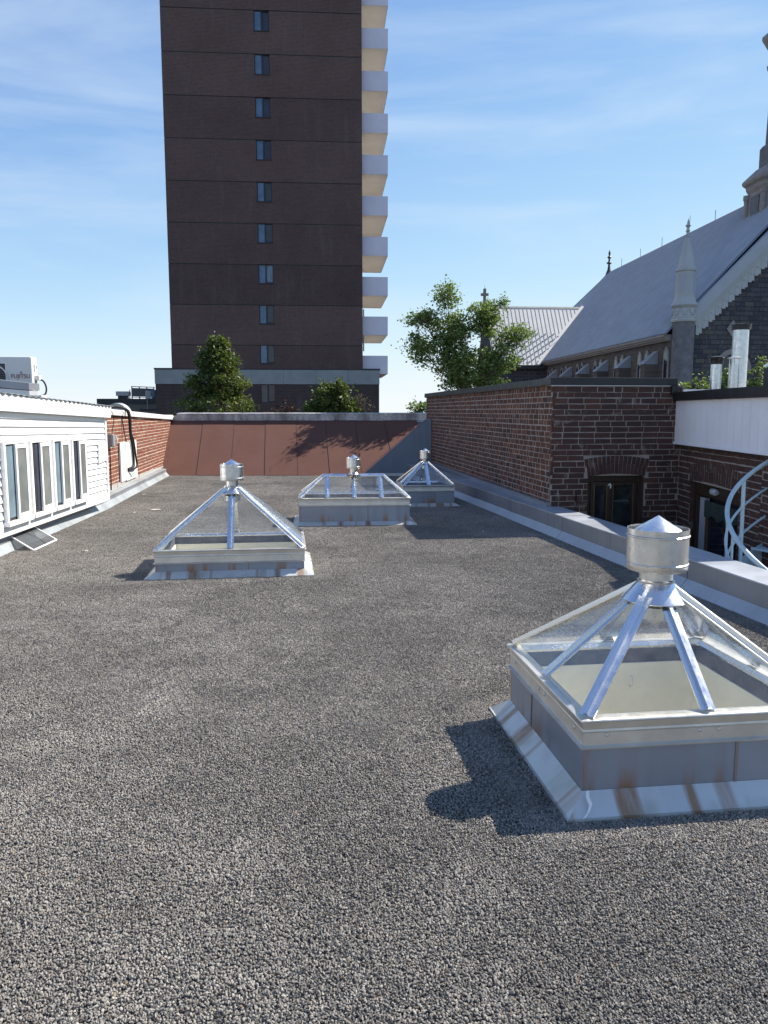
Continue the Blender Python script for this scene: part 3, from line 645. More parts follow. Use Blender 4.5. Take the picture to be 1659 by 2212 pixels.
MB().hexa([(3.37, -.040, .785), (3.755, -.040, .815), (3.755, -.020, .815), (3.37, -.020, .785), (3.39, -.040, 1.06), (3.75, -.040, 1.075), (3.75, -.020, 1.075), (3.39, -.020, 1.06)]).build('patch_panel', 'white_paint', sh)
MB().tube([(1.0, -.03, 1.0), (1.0, -.031, 1.01)], .001, 4).build('nail', 'galv', sh)

# ================================================================== LEFT BRICK WALL
class BrickSet:
    """lays bricks on a vertical face; the first `cap` that show largest become objects, the rest one joined part"""
    def __init__(s, parent, mat, frame, name='brick', proud=.008, depth=.04):
        s.p = parent; s.mat = mat; s.F = frame; s.items = []; s.name = name; s.proud = proud; s.depth = depth
    def lay(s, u0, u1, z0, ch, nrow, keep=lambda u, z, l: True, block=lambda z: None, L=.205, joint=.012, header=.25, vj=.012):
        for r in range(nrow):
            z = z0 + r * ch; u = u0 - U(0, L)
            wav = U(-.003, .003)
            while u < u1:
                l = L * U(.96, 1.03) if random.random() > header else L * .5 * U(.9, 1.05)
                a, b = max(u, u0), min(u + l, u1); bk = block(z + ch / 2)
                if bk:
                    if a >= bk[0] and b <= bk[1]: b = a
                    elif a < bk[0] < b: b = bk[0]
                    elif a < bk[1] < b: a = bk[1]
                if b - a > .03 and keep((a + b) / 2, z + ch / 2, b - a): s.items.append(((a + b) / 2, z + ch / 2 + wav, b - a, ch - joint, U(-.006, .006)))
                u += l + vj
        return s
    def add(s, u, z, l, h, rot=0.0): s.items.append((u, z, l, h, rot)); return s
    def bm(s, l, h, rs):
        p, d = s.proud, s.depth; c = .005
        j = lambda: rs.uniform(-.0035, .0035)
        out = [(-l / 2 + j(), -.002, -h / 2 + j()), (l / 2 + j(), -.002, -h / 2 + j()), (l / 2 + j(), -.002, h / 2 + j()), (-l / 2 + j(), -.002, h / 2 + j())]
        fr = [(x * (1 - 2 * c / l), -p + rs.uniform(-.002, .002), z * (1 - 2 * c / h)) for x, _, z in out]; bk = [(x, d, z) for x, _, z in out]
        return bk + out + fr, [(0, 1, 5, 4), (1, 2, 6, 5), (2, 3, 7, 6), (3, 0, 4, 7), (4, 5, 9, 8), (5, 6, 10, 9), (6, 7, 11, 10), (7, 4, 8, 11), (8, 9, 10, 11)]
    def done(s, cap, key, restname='brickwork'):
        s.items.sort(key=lambda i: key(i[0], i[1])); rs = random.Random(3); cache = {}
        for it in s.items[:cap]:
            u, z, l, h, ro = it; k = (round(l / .02), round(h / .01), rs.randint(0, 2))
            if k not in cache:
                v, f = s.bm(l, h, rs); m = MB(); m.add(v, f); cache[k] = m.mesh(s.name, s.mat)
            inst(s.name, cache[k], s.p, s.F @ Matrix.Translation((u, 0, z)) @ Matrix.Rotation(ro, 4, 'Y'))
        rest = MB()
        for it in s.items[cap:]:
            u, z, l, h, ro = it; v, f = s.bm(l, h, rs); rest.tint = rs.random(); M = s.F @ Matrix.Translation((u, 0, z)) @ Matrix.Rotation(ro, 4, 'Y')
            rest.add([M @ Vector(p) for p in v], f)
        if s.items[cap:]: o = rest.build(restname, s.mat, s.p); o['kind'] = 'stuff'
        return len(s.items)
def face(px, py, ang_deg): return Matrix.Translation((px, py, 0)) @ Matrix.Rotation(R(ang_deg), 4, 'Z')   # local x along the wall, -y out of it

lw = thing('brick_parapet', 'sunlit red brick parapet wall with white metal coping, on the left', 'wall')
MB().box(-3.24, -3.0, 12.6, 22.0, -2, 1.46).build('mortar', 'mortar_light', lw)
bs = BrickSet(lw, 'brick_red', face(-3.0, 12.6, 90)); bs.proud = .004
bs.lay(0, 9.4, .19, .067, 19, keep=lambda u, z, l: z < 1.51 - u * .0195 and z > .24 - u * .006 and 12.6 + u < 20.3 + z * 1.55, header=.35, vj=.018)
bs.done(300, lambda u, z: u)
y = 12.72
for y1 in (14.75, 16.64, 19.4, 22.1):
    za, zb = 1.497 - (y - 13.8) * .0205, 1.497 - (y1 - 13.8) * .0205
    MB().hexa([(-3.27, y + .002, za), (-2.945, y + .002, za), (-2.945, y1, zb), (-3.27, y1, zb), (-3.27, y + .002, za + .135), (-2.93, y + .002, za + .098), (-2.93, y1, zb + .098), (-3.27, y1, zb + .135)]).build('coping', 'white_paint', lw, bevel=.004); y = y1
MB().hexa([(-3.01, 20.22, .18), (-2.975, 20.22, .18), (-2.975, 20.27, .18), (-3.01, 20.27, .18), (-3.01, 21.95, 1.32), (-2.975, 21.95, 1.32), (-2.975, 22.0, 1.32), (-3.01, 22.0, 1.32)]).build('corner_fillet', 'concrete', lw)

o = thing('disconnect_switch', 'small grey electrical disconnect box on the left brick wall', 'switch box', (-2.985, 13.93, 1.06))
MB().box(.0, .085, -.12, .08, -.11, .11).build('body', 'box_grey', o, bevel=.006); MB().box(.086, .10, -.10, .07, -.10, .10).build('cover', 'box_grey', o, bevel=.004)
MB().tube([(.10, .075, -.05), (.125, .085, -.03), (.13, .088, .02), (.11, .08, .06)], .012, 8).build('lever', 'white_pvc', o, smooth=60)
MB().tube([(.02, -.02, -.11), (.02, -.03, -.35), (.015, -.02, -.85)], .010, 6).build('conduit', 'black_rubber', o, smooth=60)
o = thing('backing_board', 'white painted board fixed to the left brick wall behind the black hoses', 'board', (-2.985, 15.48, .62))
MB().box(.0, .045, -.31, .74, -.36, .36).build('panel', 'white_paint', o, bevel=.003); MB().box(.0, .03, -.74, -.315, -.345, .37).build('side_panel', 'white_paint', o, bevel=.003)
MB().box(.031, .034, -.73, -.32, .10, .104).build('joint', 'box_grey', o)
o = thing('refrigerant_hoses', 'pair of black insulated hoses hanging over the white coping', 'hose')
def arc(ps, n=8):
    out = []
    P = [Vector(p) for p in ps]; P = [P[0] * 2 - P[1]] + P + [P[-1] * 2 - P[-2]]
    for i in range(1, len(P) - 2):
        for k in range(n):
            t = k / n; a, b, c, d = P[i - 1:i + 3]
            out.append(.5 * ((2 * b) + (c - a) * t + (2 * a - 5 * b + 4 * c - d) * t * t + (3 * b - a - 3 * c + d) * t ** 3))
    return out + [P[-2]]
MB().tube(arc([(-3.5, 14.75, 1.60), (-3.2, 14.95, 1.63), (-2.96, 15.12, 1.615), (-2.885, 15.25, 1.50), (-2.905, 15.45, 1.15), (-2.91, 15.62, .90), (-2.91, 15.70, .62), (-2.905, 15.60, .50), (-2.93, 15.22, .475)]), .024, 10).build('thick_hose', 'black_rubber', o, smooth=60)
MB().tube(arc([(-3.5, 14.85, 1.60), (-3.2, 15.05, 1.625), (-2.93, 15.20, 1.60), (-2.875, 15.32, 1.48), (-2.90, 15.50, 1.15), (-2.90, 15.72, .98), (-2.905, 15.92, .66), (-2.90, 15.98, .50), (-2.90, 15.78, .455), (-2.93, 15.25, .45)]), .019, 10).build('thin_hose', 'black_rubber', o, smooth=60)
MB().tube([(-2.95, 15.26, .43), (-2.93, 15.40, .38), (-2.92, 15.55, .30)], .010, 6).build('drain_tube', 'box_grey', o, smooth=60)
o = tag(MB().tube(arc([(-3.15, 13.75, 1.66), (-2.93, 13.86, 1.58), (-2.90, 14.02, 1.42), (-2.955, 14.10, 1.2), (-2.955, 14.13, .98), (-2.955, 14.10, .90)]), .006, 6).build('loose_cable', 'black_rubber', None, smooth=60), 'thin black cable dropping beside the grey switch box', 'cable')
o = tag(MB().tube(arc([(-3.2, 14.86, 1.6), (-2.925, 14.92, 1.55), (-2.955, 14.93, 1.40), (-2.958, 14.95, 1.0)]), .005, 6).build('loose_cable', 'black_rubber', None, smooth=60), 'thin black cable down the brick above the white board', 'cable')

# window screen leaning on the cant strip
sc = thing('window_screen', 'white framed insect screen leaning against the foot of the shed', 'window screen')
P = [Vector((-2.80, 9.06, .012)), Vector((-2.752, 9.78, .012)), Vector((-3.11, 9.95, .185)), Vector((-3.19, 9.30, .185))]
nn = (P[1] - P[0]).cross(P[3] - P[0]).normalized()
for k in range(4): MB().sweep(P[k], P[(k + 1) % 4], nn, [(-.010, -.006), (.010, -.006), (.010, .006), (-.010, .006)]).build('frame_bar', 'white_pvc', sc)
MB().prism([p for p in P], (0, 0, 0), tuple(nn * .0015)).build('mesh', 'screen_mesh', sc)
m0, m1 = P[0].lerp(P[1], .52), P[3].lerp(P[2], .52)
MB().tube(arc([m0 + nn * .004, m0.lerp(m1, .3) + nn * .006 + Vector((0, .05, 0)), m0.lerp(m1, .65) + nn * .006, m1 + nn * .004]), .004, 5).build('pull_cord', 'slate_dark', sc)

# ================================================================== AIR CONDITIONER, ROOF UPSTAND, ROUND HOOD BEHIND THE SHED
ac = thing('air_conditioner', 'white outdoor air conditioner unit standing on the shed roof', 'air conditioner', (-4.62, 14.0, 1.80))
MB().box(-.43, .43, 0, .32, 0, .665).build('casing', 'ac_body', ac, bevel=.025)
gr_ = child('fan_grille', ac)
MB().box(-.40, .02, -.006, .004, .03, .56).build('grille_frame', 'white_pvc', ac)
MB().box(-.385, .005, -.010, .0, .05, .545).build('fan_recess', 'ac_dark', ac)
for k in range(17): MB().box(-.385, .005, -.016, -.011, .065 + k * .028, .069 + k * .028).build('slat', 'box_grey', gr_)
hub = MB(); hub.lathe([(.23, 0), (.235, .006), (.215, .006), (.21, 0)], 40, cap=False); o = hub.build('fan_ring', 'ac_body', ac, smooth=40); o.matrix_local = Matrix.Translation((-.19, -.012, .30)) @ Matrix.Rotation(R(90), 4, 'X')
for (y, z, a, b) in ((.10, .42, .03, .12), (.22, .48, .025, .04), (.14, .22, .03, .10), (.10, .05, .03, .08), (.22, .05, .03, .10)): MB().box(.428, .436, y, y + a * 1.6, z, z + b).build('side_plate', 'box_grey', ac)
MB().box(.43, .50, .12, .28, .28, .36).build('valve_cover', 'ac_body', ac, bevel=.01)
MB().tube(arc([(.44, .22, .30), (.53, .24, .27), (.57, .26, .16), (.55, .26, .05), (.47, .25, .02)]), .014, 8).build('pipe', 'black_rubber', ac, smooth=60)
MB().box(.36, .56, .02, .30, -.09, .03).build('foot', 'white_pvc', ac, bevel=.012)
cu = bpy.data.curves.new('maker_lettering', 'FONT'); cu.body = 'FUJITSU'; cu.size = .098; cu.extrude = .002; cu.align_x = 'CENTER'
to = bpy.data.objects.new('tmp', cu); COL.objects.link(to); dg = bpy.context.evaluated_depsgraph_get(); me = bpy.data.meshes.new_from_object(to.evaluated_get(dg)); bpy.data.objects.remove(to)
me.materials.clear(); me.materials.append(MT['letter_red']); o = bpy.data.objects.new('maker_lettering', me); COL.objects.link(o); o.parent = ac; o.location = (.245, -.005, .305); o.rotation_euler = (R(90), 0, 0); o.scale = (.92, 1, 1)
MB().lathe([(.012, 0), (.016, .002), (.012, .004), (.008, .002)], 12, cap=False).build('emblem_loop', 'letter_red', ac).matrix_local = Matrix.Translation((.255, -.004, .40)) @ Matrix.Rotation(R(90), 4, 'X')
up = thing('roof_upstand', 'low weathered concrete upstand with grey metal caps, in front of the air conditioner', 'upstand', (-4.22, 12.9, 0), R(-4))
MB().box(-2.6, .30, 0, .3, 1.55, 1.83).build('concrete_block', 'concrete', up)
MB().hexa([(-2.6, -.03, 2.02), (.32, -.03, 1.80), (.32, .34, 1.80), (-2.6, .34, 2.02), (-2.6, -.03, 2.10), (.32, -.03, 1.87), (.32, .34, 1.88), (-2.6, .34, 2.11)]).build('lower_cap', 'flashing_light', up)
MB().hexa([(-2.6, -.06, 2.12), (.33, -.06, 1.885), (.33, .37, 1.885), (-2.6, .37, 2.12), (-2.6, -.06, 2.30), (.33, -.06, 1.985), (.33, .37, 1.99), (-2.6, .37, 2.31)]).build('upper_cap', 'flashing', up)
o = thing('sloped_roof', 'corner of a dark sloped roof behind the air conditioner', 'roof', (-8.0, 18, 0))
MB().hexa([(-3, 0, 1.5), (1.05, 0, 1.5), (1.05, 3, 1.5), (-3, 3, 1.5), (-3, 0, 3.6), (1.05, 0, 2.68), (1.05, 3, 2.68), (-3, 3, 3.6)]).build('roof_body', 'far_dark', o)
hd = thing('round_vent_hood', 'round white vent hood rising behind the left coping', 'vent hood', (-3.64, 17.9, 1.45), R(-8))
d = MB(); d.lathe([(.002, 0), (.26, .004), (.278, .015), (.278, .04)], 48, cap=False); o = d.build('cover', 'ac_body', hd, smooth=35); o.matrix_local = Matrix.Rotation(R(90), 4, 'X')
d = MB(); d.lathe([(.278, 0), (.288, .01), (.288, .05), (.27, .055), (.27, .09), (.286, .10), (.286, .15), (.25, .16)], 48); o = d.build('drum', 'white_pvc', hd, smooth=35); o.matrix_local = Matrix.Translation((0, .19, 0)) @ Matrix.Rotation(R(90), 4, 'X')
MB().box(-.12, .12, .05, .16, -.6, -.2).build('stand', 'box_grey', hd)

# scraps on the gravel
for k, (x, y, l, rz, lab) in enumerate(((-2.03, 12.6, .20, .1, 'long pale scrap lying on the gravel beyond the left skylight'), (-2.62, 15.0, .12, .5, 'pale flaking scrap beside the left cant strip'), (-2.30, 12.3, .06, 1.0, 'tiny white chip left of the long pale scrap'), (-2.2, 8.9, .05, .3, 'small white chip on gravel right of the leaning screen'), (2.52, 9.75, .05, .6, 'small pale chip in the wall shadow at right'))):
    m_ = MB(); n = 7; vs = [(math.cos(2 * math.pi * q / n) * l / 2 * U(.6, 1), math.sin(2 * math.pi * q / n) * l * .28 * U(.6, 1.1), U(0, .006)) for q in range(n)]
    m_.prism(vs, (0, 0, 0), (0, 0, .004)); o = m_.build('scrap', 'ceramic_scrap'); o.location = (x, y, .016); o.rotation_euler = (0, 0, rz); tag(o, lab, 'scrap', 'scraps on the gravel')
# ================================================================== RIGHT BRICK BUILDING
bb = thing('brick_building', 'dark brick building with an arched window and white clad upper wall, on the right', 'building')
HA = 9.7                                                   # the court wall runs towards the camera at this angle off the y axis
cd = Vector((-math.sin(R(HA)), -math.cos(R(HA)), 0)); cn_ = Vector((-math.cos(R(HA)), math.sin(R(HA)), 0))
K0 = Vector((5.31, 10.05, 0))                              # inner corner of the court
def cw(t, off, z): p = K0 + cd * t + cn_ * off; return (p.x, p.y, z)
WX0, WX1, WZ = 4.02, 4.815, .675                           # window opening in the front wall
# masonry cores
mc = MB(); mc.box(3.5, 3.74, 10.29, 19.3, -3, 1.90)
mc.box(3.5, WX0, 10.05, 10.29, -3, 1.90).box(WX1, 5.32, 10.05, 10.29, -3, 1.90).box(WX0, WX1, 10.05, 10.29, WZ + .02, 1.90)
mc.build('mortar', 'mortar_dark', bb)
def cbox(mb, t0, t1, o0, o1, z0, z1): return mb.hexa([cw(t0, o0, z0), cw(t1, o0, z0), cw(t1, o1, z0), cw(t0, o1, z0), cw(t0, o0, z1), cw(t1, o0, z1), cw(t1, o1, z1), cw(t0, o1, z1)])
DT0, DT1, DZ = .46, 2.05, .66
mc = MB(); cbox(mc, -.02, DT0, 0, -.25, -3, 1.15); cbox(mc, DT1, 3.1, 0, -.25, -3, 1.15); cbox(mc, DT0, DT1, 0, -.25, DZ, 1.15); mc.build('court_mortar', 'mortar_dark', bb)
# bricks : side wall, front wall, court wall
def front_block(z):
    if z < WZ: return (WX0 - 3.5, WX1 - 3.5)
    if z < WZ + .165: return (.918 - .425, .918 + .425)
    if z < WZ + .27: return (.918 - .455, .918 + .455)
fb = BrickSet(bb, 'brick_dark', face(3.5, 10.05, 0)); fb.lay(.0, 1.80, -.40, .076, 30, block=front_block, L=.21, header=.12)
n = 15
for k in range(n):
    a = (k - (n - 1) / 2) / ((n - 1) / 2); zc_ = -.035 * a * a
    fb.add(.918 + a * .385, WZ + .095 + zc_ + .02, .048, .135, a * .16); fb.add(.918 + a * .42, WZ + .235 + zc_ * 1.2, .052, .105, a * .17)
fb.done(270, lambda u, z: abs(z - .9), 'brickwork_front')
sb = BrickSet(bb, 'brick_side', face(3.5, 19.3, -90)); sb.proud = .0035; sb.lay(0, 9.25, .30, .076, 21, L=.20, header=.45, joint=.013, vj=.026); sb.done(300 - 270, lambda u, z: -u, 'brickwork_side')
cb_ = BrickSet(bb, 'brick_dark', Matrix.Translation(K0) @ Matrix.Rotation(math.atan2(cd.y, cd.x), 4, 'Z') @ Matrix.Diagonal((1, -1, 1, 1)))
cb_ = BrickSet(bb, 'brick_dark', Matrix.Translation(K0) @ Matrix.Rotation(math.atan2(cd.y, cd.x), 4, 'Z'))
def court_block(z):
    if z < DZ: return (DT0, DT1)
    if z < DZ + .235: return (DT0 - .05, DT1 + .05)
cb_.lay(.01, 3.05, -.25, .076, 19, block=court_block, L=.21, header=.15)
n = 22
for k in range(n):
    a = (k - (n - 1) / 2) / ((n - 1) / 2); zc_ = -.03 * a * a
    cb_.add(1.255 + a * .80, DZ + .08 + zc_ + .015, .056, .135, a * .10); cb_.add(1.255 + a * .83, DZ + .205 + zc_ * 1.1, .058, .09, a * .10)
cb_.done(0, lambda u, z: u, 'brickwork_court')
# dark metal copings
MB().box(3.455, 5.21, 10.005, 10.34, 1.895, 1.992).build('coping', 'brown_metal', bb, bevel=.006)
y = 10.34
for y1 in (13.4, 16.4, 19.36): MB().box(3.455, 3.80, y + .003, y1, 1.89, 1.988).build('coping', 'brown_metal', bb, bevel=.006); y = y1
MB().box(5.13, 5.225, 9.995, 10.34, 1.775, 1.895).build('coping_return', 'brown_metal', bb, bevel=.005)
MB().box(3.47, 5.12, 10.012, 10.046, 1.885, 1.893).build('drip_edge', 'flashing_light', bb)
MB().box(3.74, 12, 10.3, 19.3, 1.70, 1.80).build('roof', 'membrane', bb)
# window in the front wall
wn = child('window', bb)
f = MB(); z0 = -1.1
f.box(WX0, WX0 + .06, 10.11, 10.2, z0, WZ + .02).box(WX1 - .06, WX1, 10.11, 10.2, z0, WZ + .02).box(WX0 + .06, WX1 - .06, 10.11, 10.2, WZ - .06, WZ + .02)
f.build('frame', 'wood_frame', wn)
for k, (a, b, dy) in enumerate(((WX0 + .065, 4.36, -.035), (4.365, WX1 - .065, 0.0))):
    s = MB(); wv = .055
    s.box(a, a + wv, 10.13 + dy, 10.18 + dy, z0, WZ - .065).box(b - wv, b, 10.13 + dy, 10.18 + dy, z0, WZ - .065).box(a + wv, b - wv, 10.13 + dy, 10.18 + dy, WZ - .12, WZ - .065)
    s.build('casement', 'wood_frame', wn); MB().box(a + wv, b - wv, 10.15 + dy, 10.156 + dy, z0, WZ - .12).build('pane', 'window_glass', wn)
    MB().box(a + wv - .012, a + wv, 10.122 + dy, 10.129 + dy, z0, WZ - .10).build('bead', 'wood_light', wn); MB().box(b - wv, b - wv + .012, 10.122 + dy, 10.129 + dy, z0, WZ - .10).build('bead', 'wood_light', wn)
MB().box(4.44, 4.68, 10.23, 10.235, z0, .33).build('blind', 'interior_dark', wn); MB().box(4.44, 4.68, 10.21, 10.228, .325, .345).build('blind_rail', 'white_pvc', wn)
MB().tube([(4.33, 10.09, .56), (4.345, 10.07, .585), (4.36, 10.08, .57), (4.36, 10.09, .52)], .009, 8).build('handle', 'white_pvc', wn, smooth=60)
MB().box(WX0 - .3, WX1 + .3, 10.45, 10.5, -1.6, 1.2).build('room_back', 'dark_void', bb)
MB().box(WX1 - .004, WX1 + .01, 10.052, 10.112, -1.1, WZ).build('reveal', 'brick_dark', bb); MB().box(WX0 - .01, WX0 + .004, 10.052, 10.112, -1.1, WZ).build('reveal', 'brick_dark', bb)
for t_ in (DT0, DT1): q = MB(); cbox(q, t_ - .006, t_ + .006, -.003, -.058, -2.8, DZ); q.build('reveal', 'brick_dark', bb)
# iron hook on the wall
hk = thing('wall_bracket', 'small black iron bracket on the front brick wall left of the window', 'bracket', (3.86, 10.04, .45))
MB().tube(arc([(0, 0, -.07), (-.01, -.03, 0), (.0, -.05, .04), (.02, -.05, .05)]), .008, 6).build('hook', 'black_metal', hk, smooth=60); MB().lathe([(.02, -.012), (.024, 0), (.014, .012)], 10, (.03, -.055, .045)).build('boss', 'black_metal', hk, smooth=60); MB().box(-.012, .012, -.012, .012, -.10, -.03).build('plate', 'black_metal', hk)
# white clad upper wall over the court, black fascia on top
t = -.03; PO = .09
cbox(MB(), -.03, 3.1, PO - .01, -.3, 1.16, 1.70).build('upper_core', 'lilac_white', bb)
while t < 3.0:
    t1 = t + .205; q = MB(); cbox(q, t, min(t1 - .006, 3.1), PO, PO - .02, 1.15, 1.69); q.build('cladding_panel', 'lilac_white', bb)
    q = MB(); cbox(q, t1 - .006, t1, PO - .006, PO - .02, 1.15, 1.69); q.build('panel_joint', 'white_pvc', bb); t = t1
q = MB(); cbox(q, -.05, 3.1, PO + .015, PO - .04, 1.118, 1.15); q.build('bottom_trim', 'lilac_white', bb)
q = MB(); cbox(q, -.10, 3.1, PO + .05, -.35, 1.69, 1.805); q.build('fascia', 'black_metal', bb)
q = MB(); cbox(q, -.10, 3.1, PO - .01, -.30, 1.10, 1.117); q.build('soffit', 'brown_metal', bb)
# glazed door in the court wall
dr = child('door', bb)
q = MB(); cbox(q, DT0, DT1, -.20, -.24, -2.8, DZ); q.build('door_recess', 'interior_dark', dr)
q = MB(); cbox(q, DT0, DT1, -.06, -.16, .50, DZ); cbox(q, DT0, DT0 + .10, -.06, -.16, -2.8, .50); q.build('lintel_frame', 'wood_frame', dr)
q = MB(); cbox(q, DT0 + .11, DT0 + .30, -.10, -.15, -2.8, .46); q.build('white_jamb', 'box_pale', dr); q = MB(); cbox(q, DT1 - .22, DT1 - .08, -.10, -.15, -2.8, .30); q.build('white_jamb', 'box_pale', dr)
for a in (DT0 + .32, DT1 - .27): q = MB(); cbox(q, a, a + .03, -.10, -.14, -2.8, .28); q.build('door_edge', 'wood_light', dr)
q = MB(); cbox(q, DT0 + .35, DT1 - .27, -.13, -.137, -2.8, .30); q.build('door_pane', 'pane_dark', dr)
cu_ = MB(); n = 40; vs = []
for k in range(n + 1):
    tt = DT0 + .30 + (DT1 - .12 - DT0 - .30) * k / n; o_ = -.085 + .012 * math.sin(k * 1.9)
    vs += [cw(tt, o_, .44), cw(tt, o_ - .004, .24 - .02 * math.sin(k * .5)), cw(tt, o_ - .008, .44), cw(tt, o_ - .012, .24 - .02 * math.sin(k * .5))]
cu_.add(vs, [f for k in range(n) for f in ((4 * k, 4 * k + 1, 4 * k + 5, 4 * k + 4), (4 * k + 2, 4 * k + 6, 4 * k + 7, 4 * k + 3), (4 * k + 1, 4 * k + 3, 4 * k + 7, 4 * k + 5))]); cu_.build('valance', 'curtain_green', dr)
lp = MB(); lp.lathe([(.002, -.085), (.03, -.08), (.042, -.06), (.042, .06), (.03, .08), (.002, .085)], 16); o = lp.build('bulkhead_lamp', 'lamp_glass', bb, smooth=40)
o.matrix_local = Matrix.Translation(cw(1.22, -.03, .585)) @ Matrix.Rotation(math.atan2(cd.y, cd.x), 4, 'Z') @ Matrix.Rotation(R(90), 4, 'Y')
# near brick pier at the right edge of the frame
pr_ = thing('brick_pier', 'narrow edge of a brick pier at the far right of the court', 'pier', tuple(Vector(cw(2.72, 0, 0)) + Vector((.10, .02, 0))), R(-HA))
MB().box(-.16, .5, -.5, -.05, -3, 1.75).build('mortar', 'mortar_dark', pr_)
for fr_, u1 in ((Matrix.Translation((-.16, -.05, 0)) @ Matrix.Rotation(R(-90), 4, 'Z'), .45), (Matrix.Translation((-.16, -.5, 0)), .62)):
    b2 = BrickSet(pr_, 'brick_dark', fr_); b2.lay(0, u1, -.3, .078, 26, L=.21, header=.3); b2.done(120, lambda u, z: u)
MB().box(-.19, .55, -.55, 0, 1.755, 1.98).build('cap', 'black_metal', pr_)
struct(MB().box(3.6, 12, -4, 10.4, -2.9, -2.8).build('court_floor', 'concrete'))

# ------------------------------------------------------------------ spiral stair
C = Vector((4.95, 6.2, 0)); vv = Vector((C.x, C.y, 0)).normalized(); ll = Vector((-vv.y, vv.x, 0)); RR = 1.05
st = thing('spiral_stair', 'pale blue painted steel spiral stair with round handrail at the right edge', 'stair', (C.x, C.y, -2.8))
def hp(th, z, r=RR): p = vv * math.cos(th) * r + ll * math.sin(th) * r; return (p.x, p.y, z + 2.8)
def zr(th): return 1.486 - .495 * th
hel = lambda dz, r, a, b, n=48: [hp(a + (b - a) * k / n, zr(a + (b - a) * k / n) + dz, r) for k in range(n + 1)]
MB().tube(hel(0, RR, .35, 4.4), .021, 10).build('handrail', 'stair_paint', st, smooth=60)
MB().tube(hel(-.27, RR, .35, 4.4), .012, 8).build('mid_rail', 'stair_paint', st, smooth=60); MB().tube(hel(-.55, RR, .35, 4.4), .012, 8).build('mid_rail', 'stair_paint', st, smooth=60)
MB().tube([(0, 0, 0), (0, 0, 4.2)], .045, 14).build('centre_pole', 'stair_paint', st, smooth=60)
ST = .42
k = 0; th = .35
while th < 4.3:
    z = zr(th) - .92; a0, a1 = th - .24, th + .24
    pl = [hp(a0, z, .08), hp(a0, z, RR + .01), hp(th, z, RR + .02), hp(a1, z, RR + .01), hp(a1, z, .08)]
    MB().prism(pl, (0, 0, 0), (0, 0, .02)).build('tread', 'stair_paint', st)
    MB().tube([hp(th, z, RR - .01), hp(th, zr(th) - .01, RR)], .019 if k % 3 == 2 else .011, 8).build('baluster', 'stair_paint', st, smooth=60)
    th += ST; k += 1
n = 40; vs = []
for k in range(n + 1):
    a = .3 + 4.0 * k / n; z = zr(a) - .93
    vs += [hp(a, z - .12, RR + .022), hp(a, z + .10, RR + .022), hp(a, z - .12, RR + .03), hp(a, z + .10, RR + .03)]
MB().add(vs, [f for k in range(n) for f in ((4 * k, 4 * k + 1, 4 * k + 5, 4 * k + 4), (4 * k + 2, 4 * k + 6, 4 * k + 7, 4 * k + 3), (4 * k + 1, 4 * k + 3, 4 * k + 7, 4 * k + 5), (4 * k, 4 * k + 4, 4 * k + 6, 4 * k + 2))]).build('stringer', 'stair_paint', st)

# ------------------------------------------------------------------ flues on the right hand roof
def flue(x, y, r, z0, z1, label, dark=False):
    o = thing('flue_pipe', label, 'flue', (x, y, z0), 0, 'metal flues on the right hand roof')
    MB().lathe([(r, 0), (r, z1 - z0 - .10), (r * .96, z1 - z0 - .10), (r * .96, 0)], 24, cap=False).build('pipe', 'galv', o, smooth=40)
    h = z1 - z0
    if dark: MB().lathe([(r * .8, h - .11), (r * 1.2, h - .10), (r * 1.22, h - .04), (r * 1.28, h - .035), (r * 1.28, h - .012), (r * .6, h)], 24).build('cowl', 'black_metal', o, smooth=40)
    else:
        MB().lathe([(r * 1.28, h - .035), (r * 1.3, h - .028), (.003, h)], 24).build('cowl', 'galv', o, smooth=40)
        for a in range(3): MB().tube([(r * math.cos(a * 2.1), r * math.sin(a * 2.1), h - .13), (r * math.cos(a * 2.1), r * math.sin(a * 2.1), h - .03)], .004, 5).build('strut', 'galv', o)
    MB().lathe([(r * 1.6, 0), (r * 1.15, .03), (r * 1.02, .035)], 20, cap=False).build('collar', 'flashing', o)
    return o
flue(5.52, 9.62, .068, 1.80, 2.255, 'short bright flue with domed dark cap, left of the three', True)
flue(5.755, 9.60, .066, 1.80, 2.262, 'short bright flue with a flat raised cap, middle of the three')
f3 = flue(7.58, 12.5, .125, 1.80, 3.0, 'tall thick flue with black cap behind the two short flues', True)
# louvred box and white upstand
lv = thing('louvre_vent', 'white louvred vent box at the right edge above the black fascia', 'vent', (6.24, 9.35, 1.80), R(-12))
MB().box(0, .5, 0, .4, 0, .42).build('box', 'black_metal', lv)
for k in range(5): MB().hexa([(-.07, -.01, .03 + k * .075), (0, -.01, .08 + k * .075), (0, .41, .08 + k * .075), (-.07, .41, .03 + k * .075), (-.07, -.01, .036 + k * .075), (0, -.01, .09 + k * .075), (0, .41, .09 + k * .075), (-.07, .41, .036 + k * .075)]).build('louvre', 'white_pvc', lv)
o = tag(MB().box(5.1, 9.5, 11.9, 12.2, 1.70, 1.90).build('roof_kerb', 'lilac_white'), 'low white kerb on the right hand roof behind the black fascia', 'kerb')

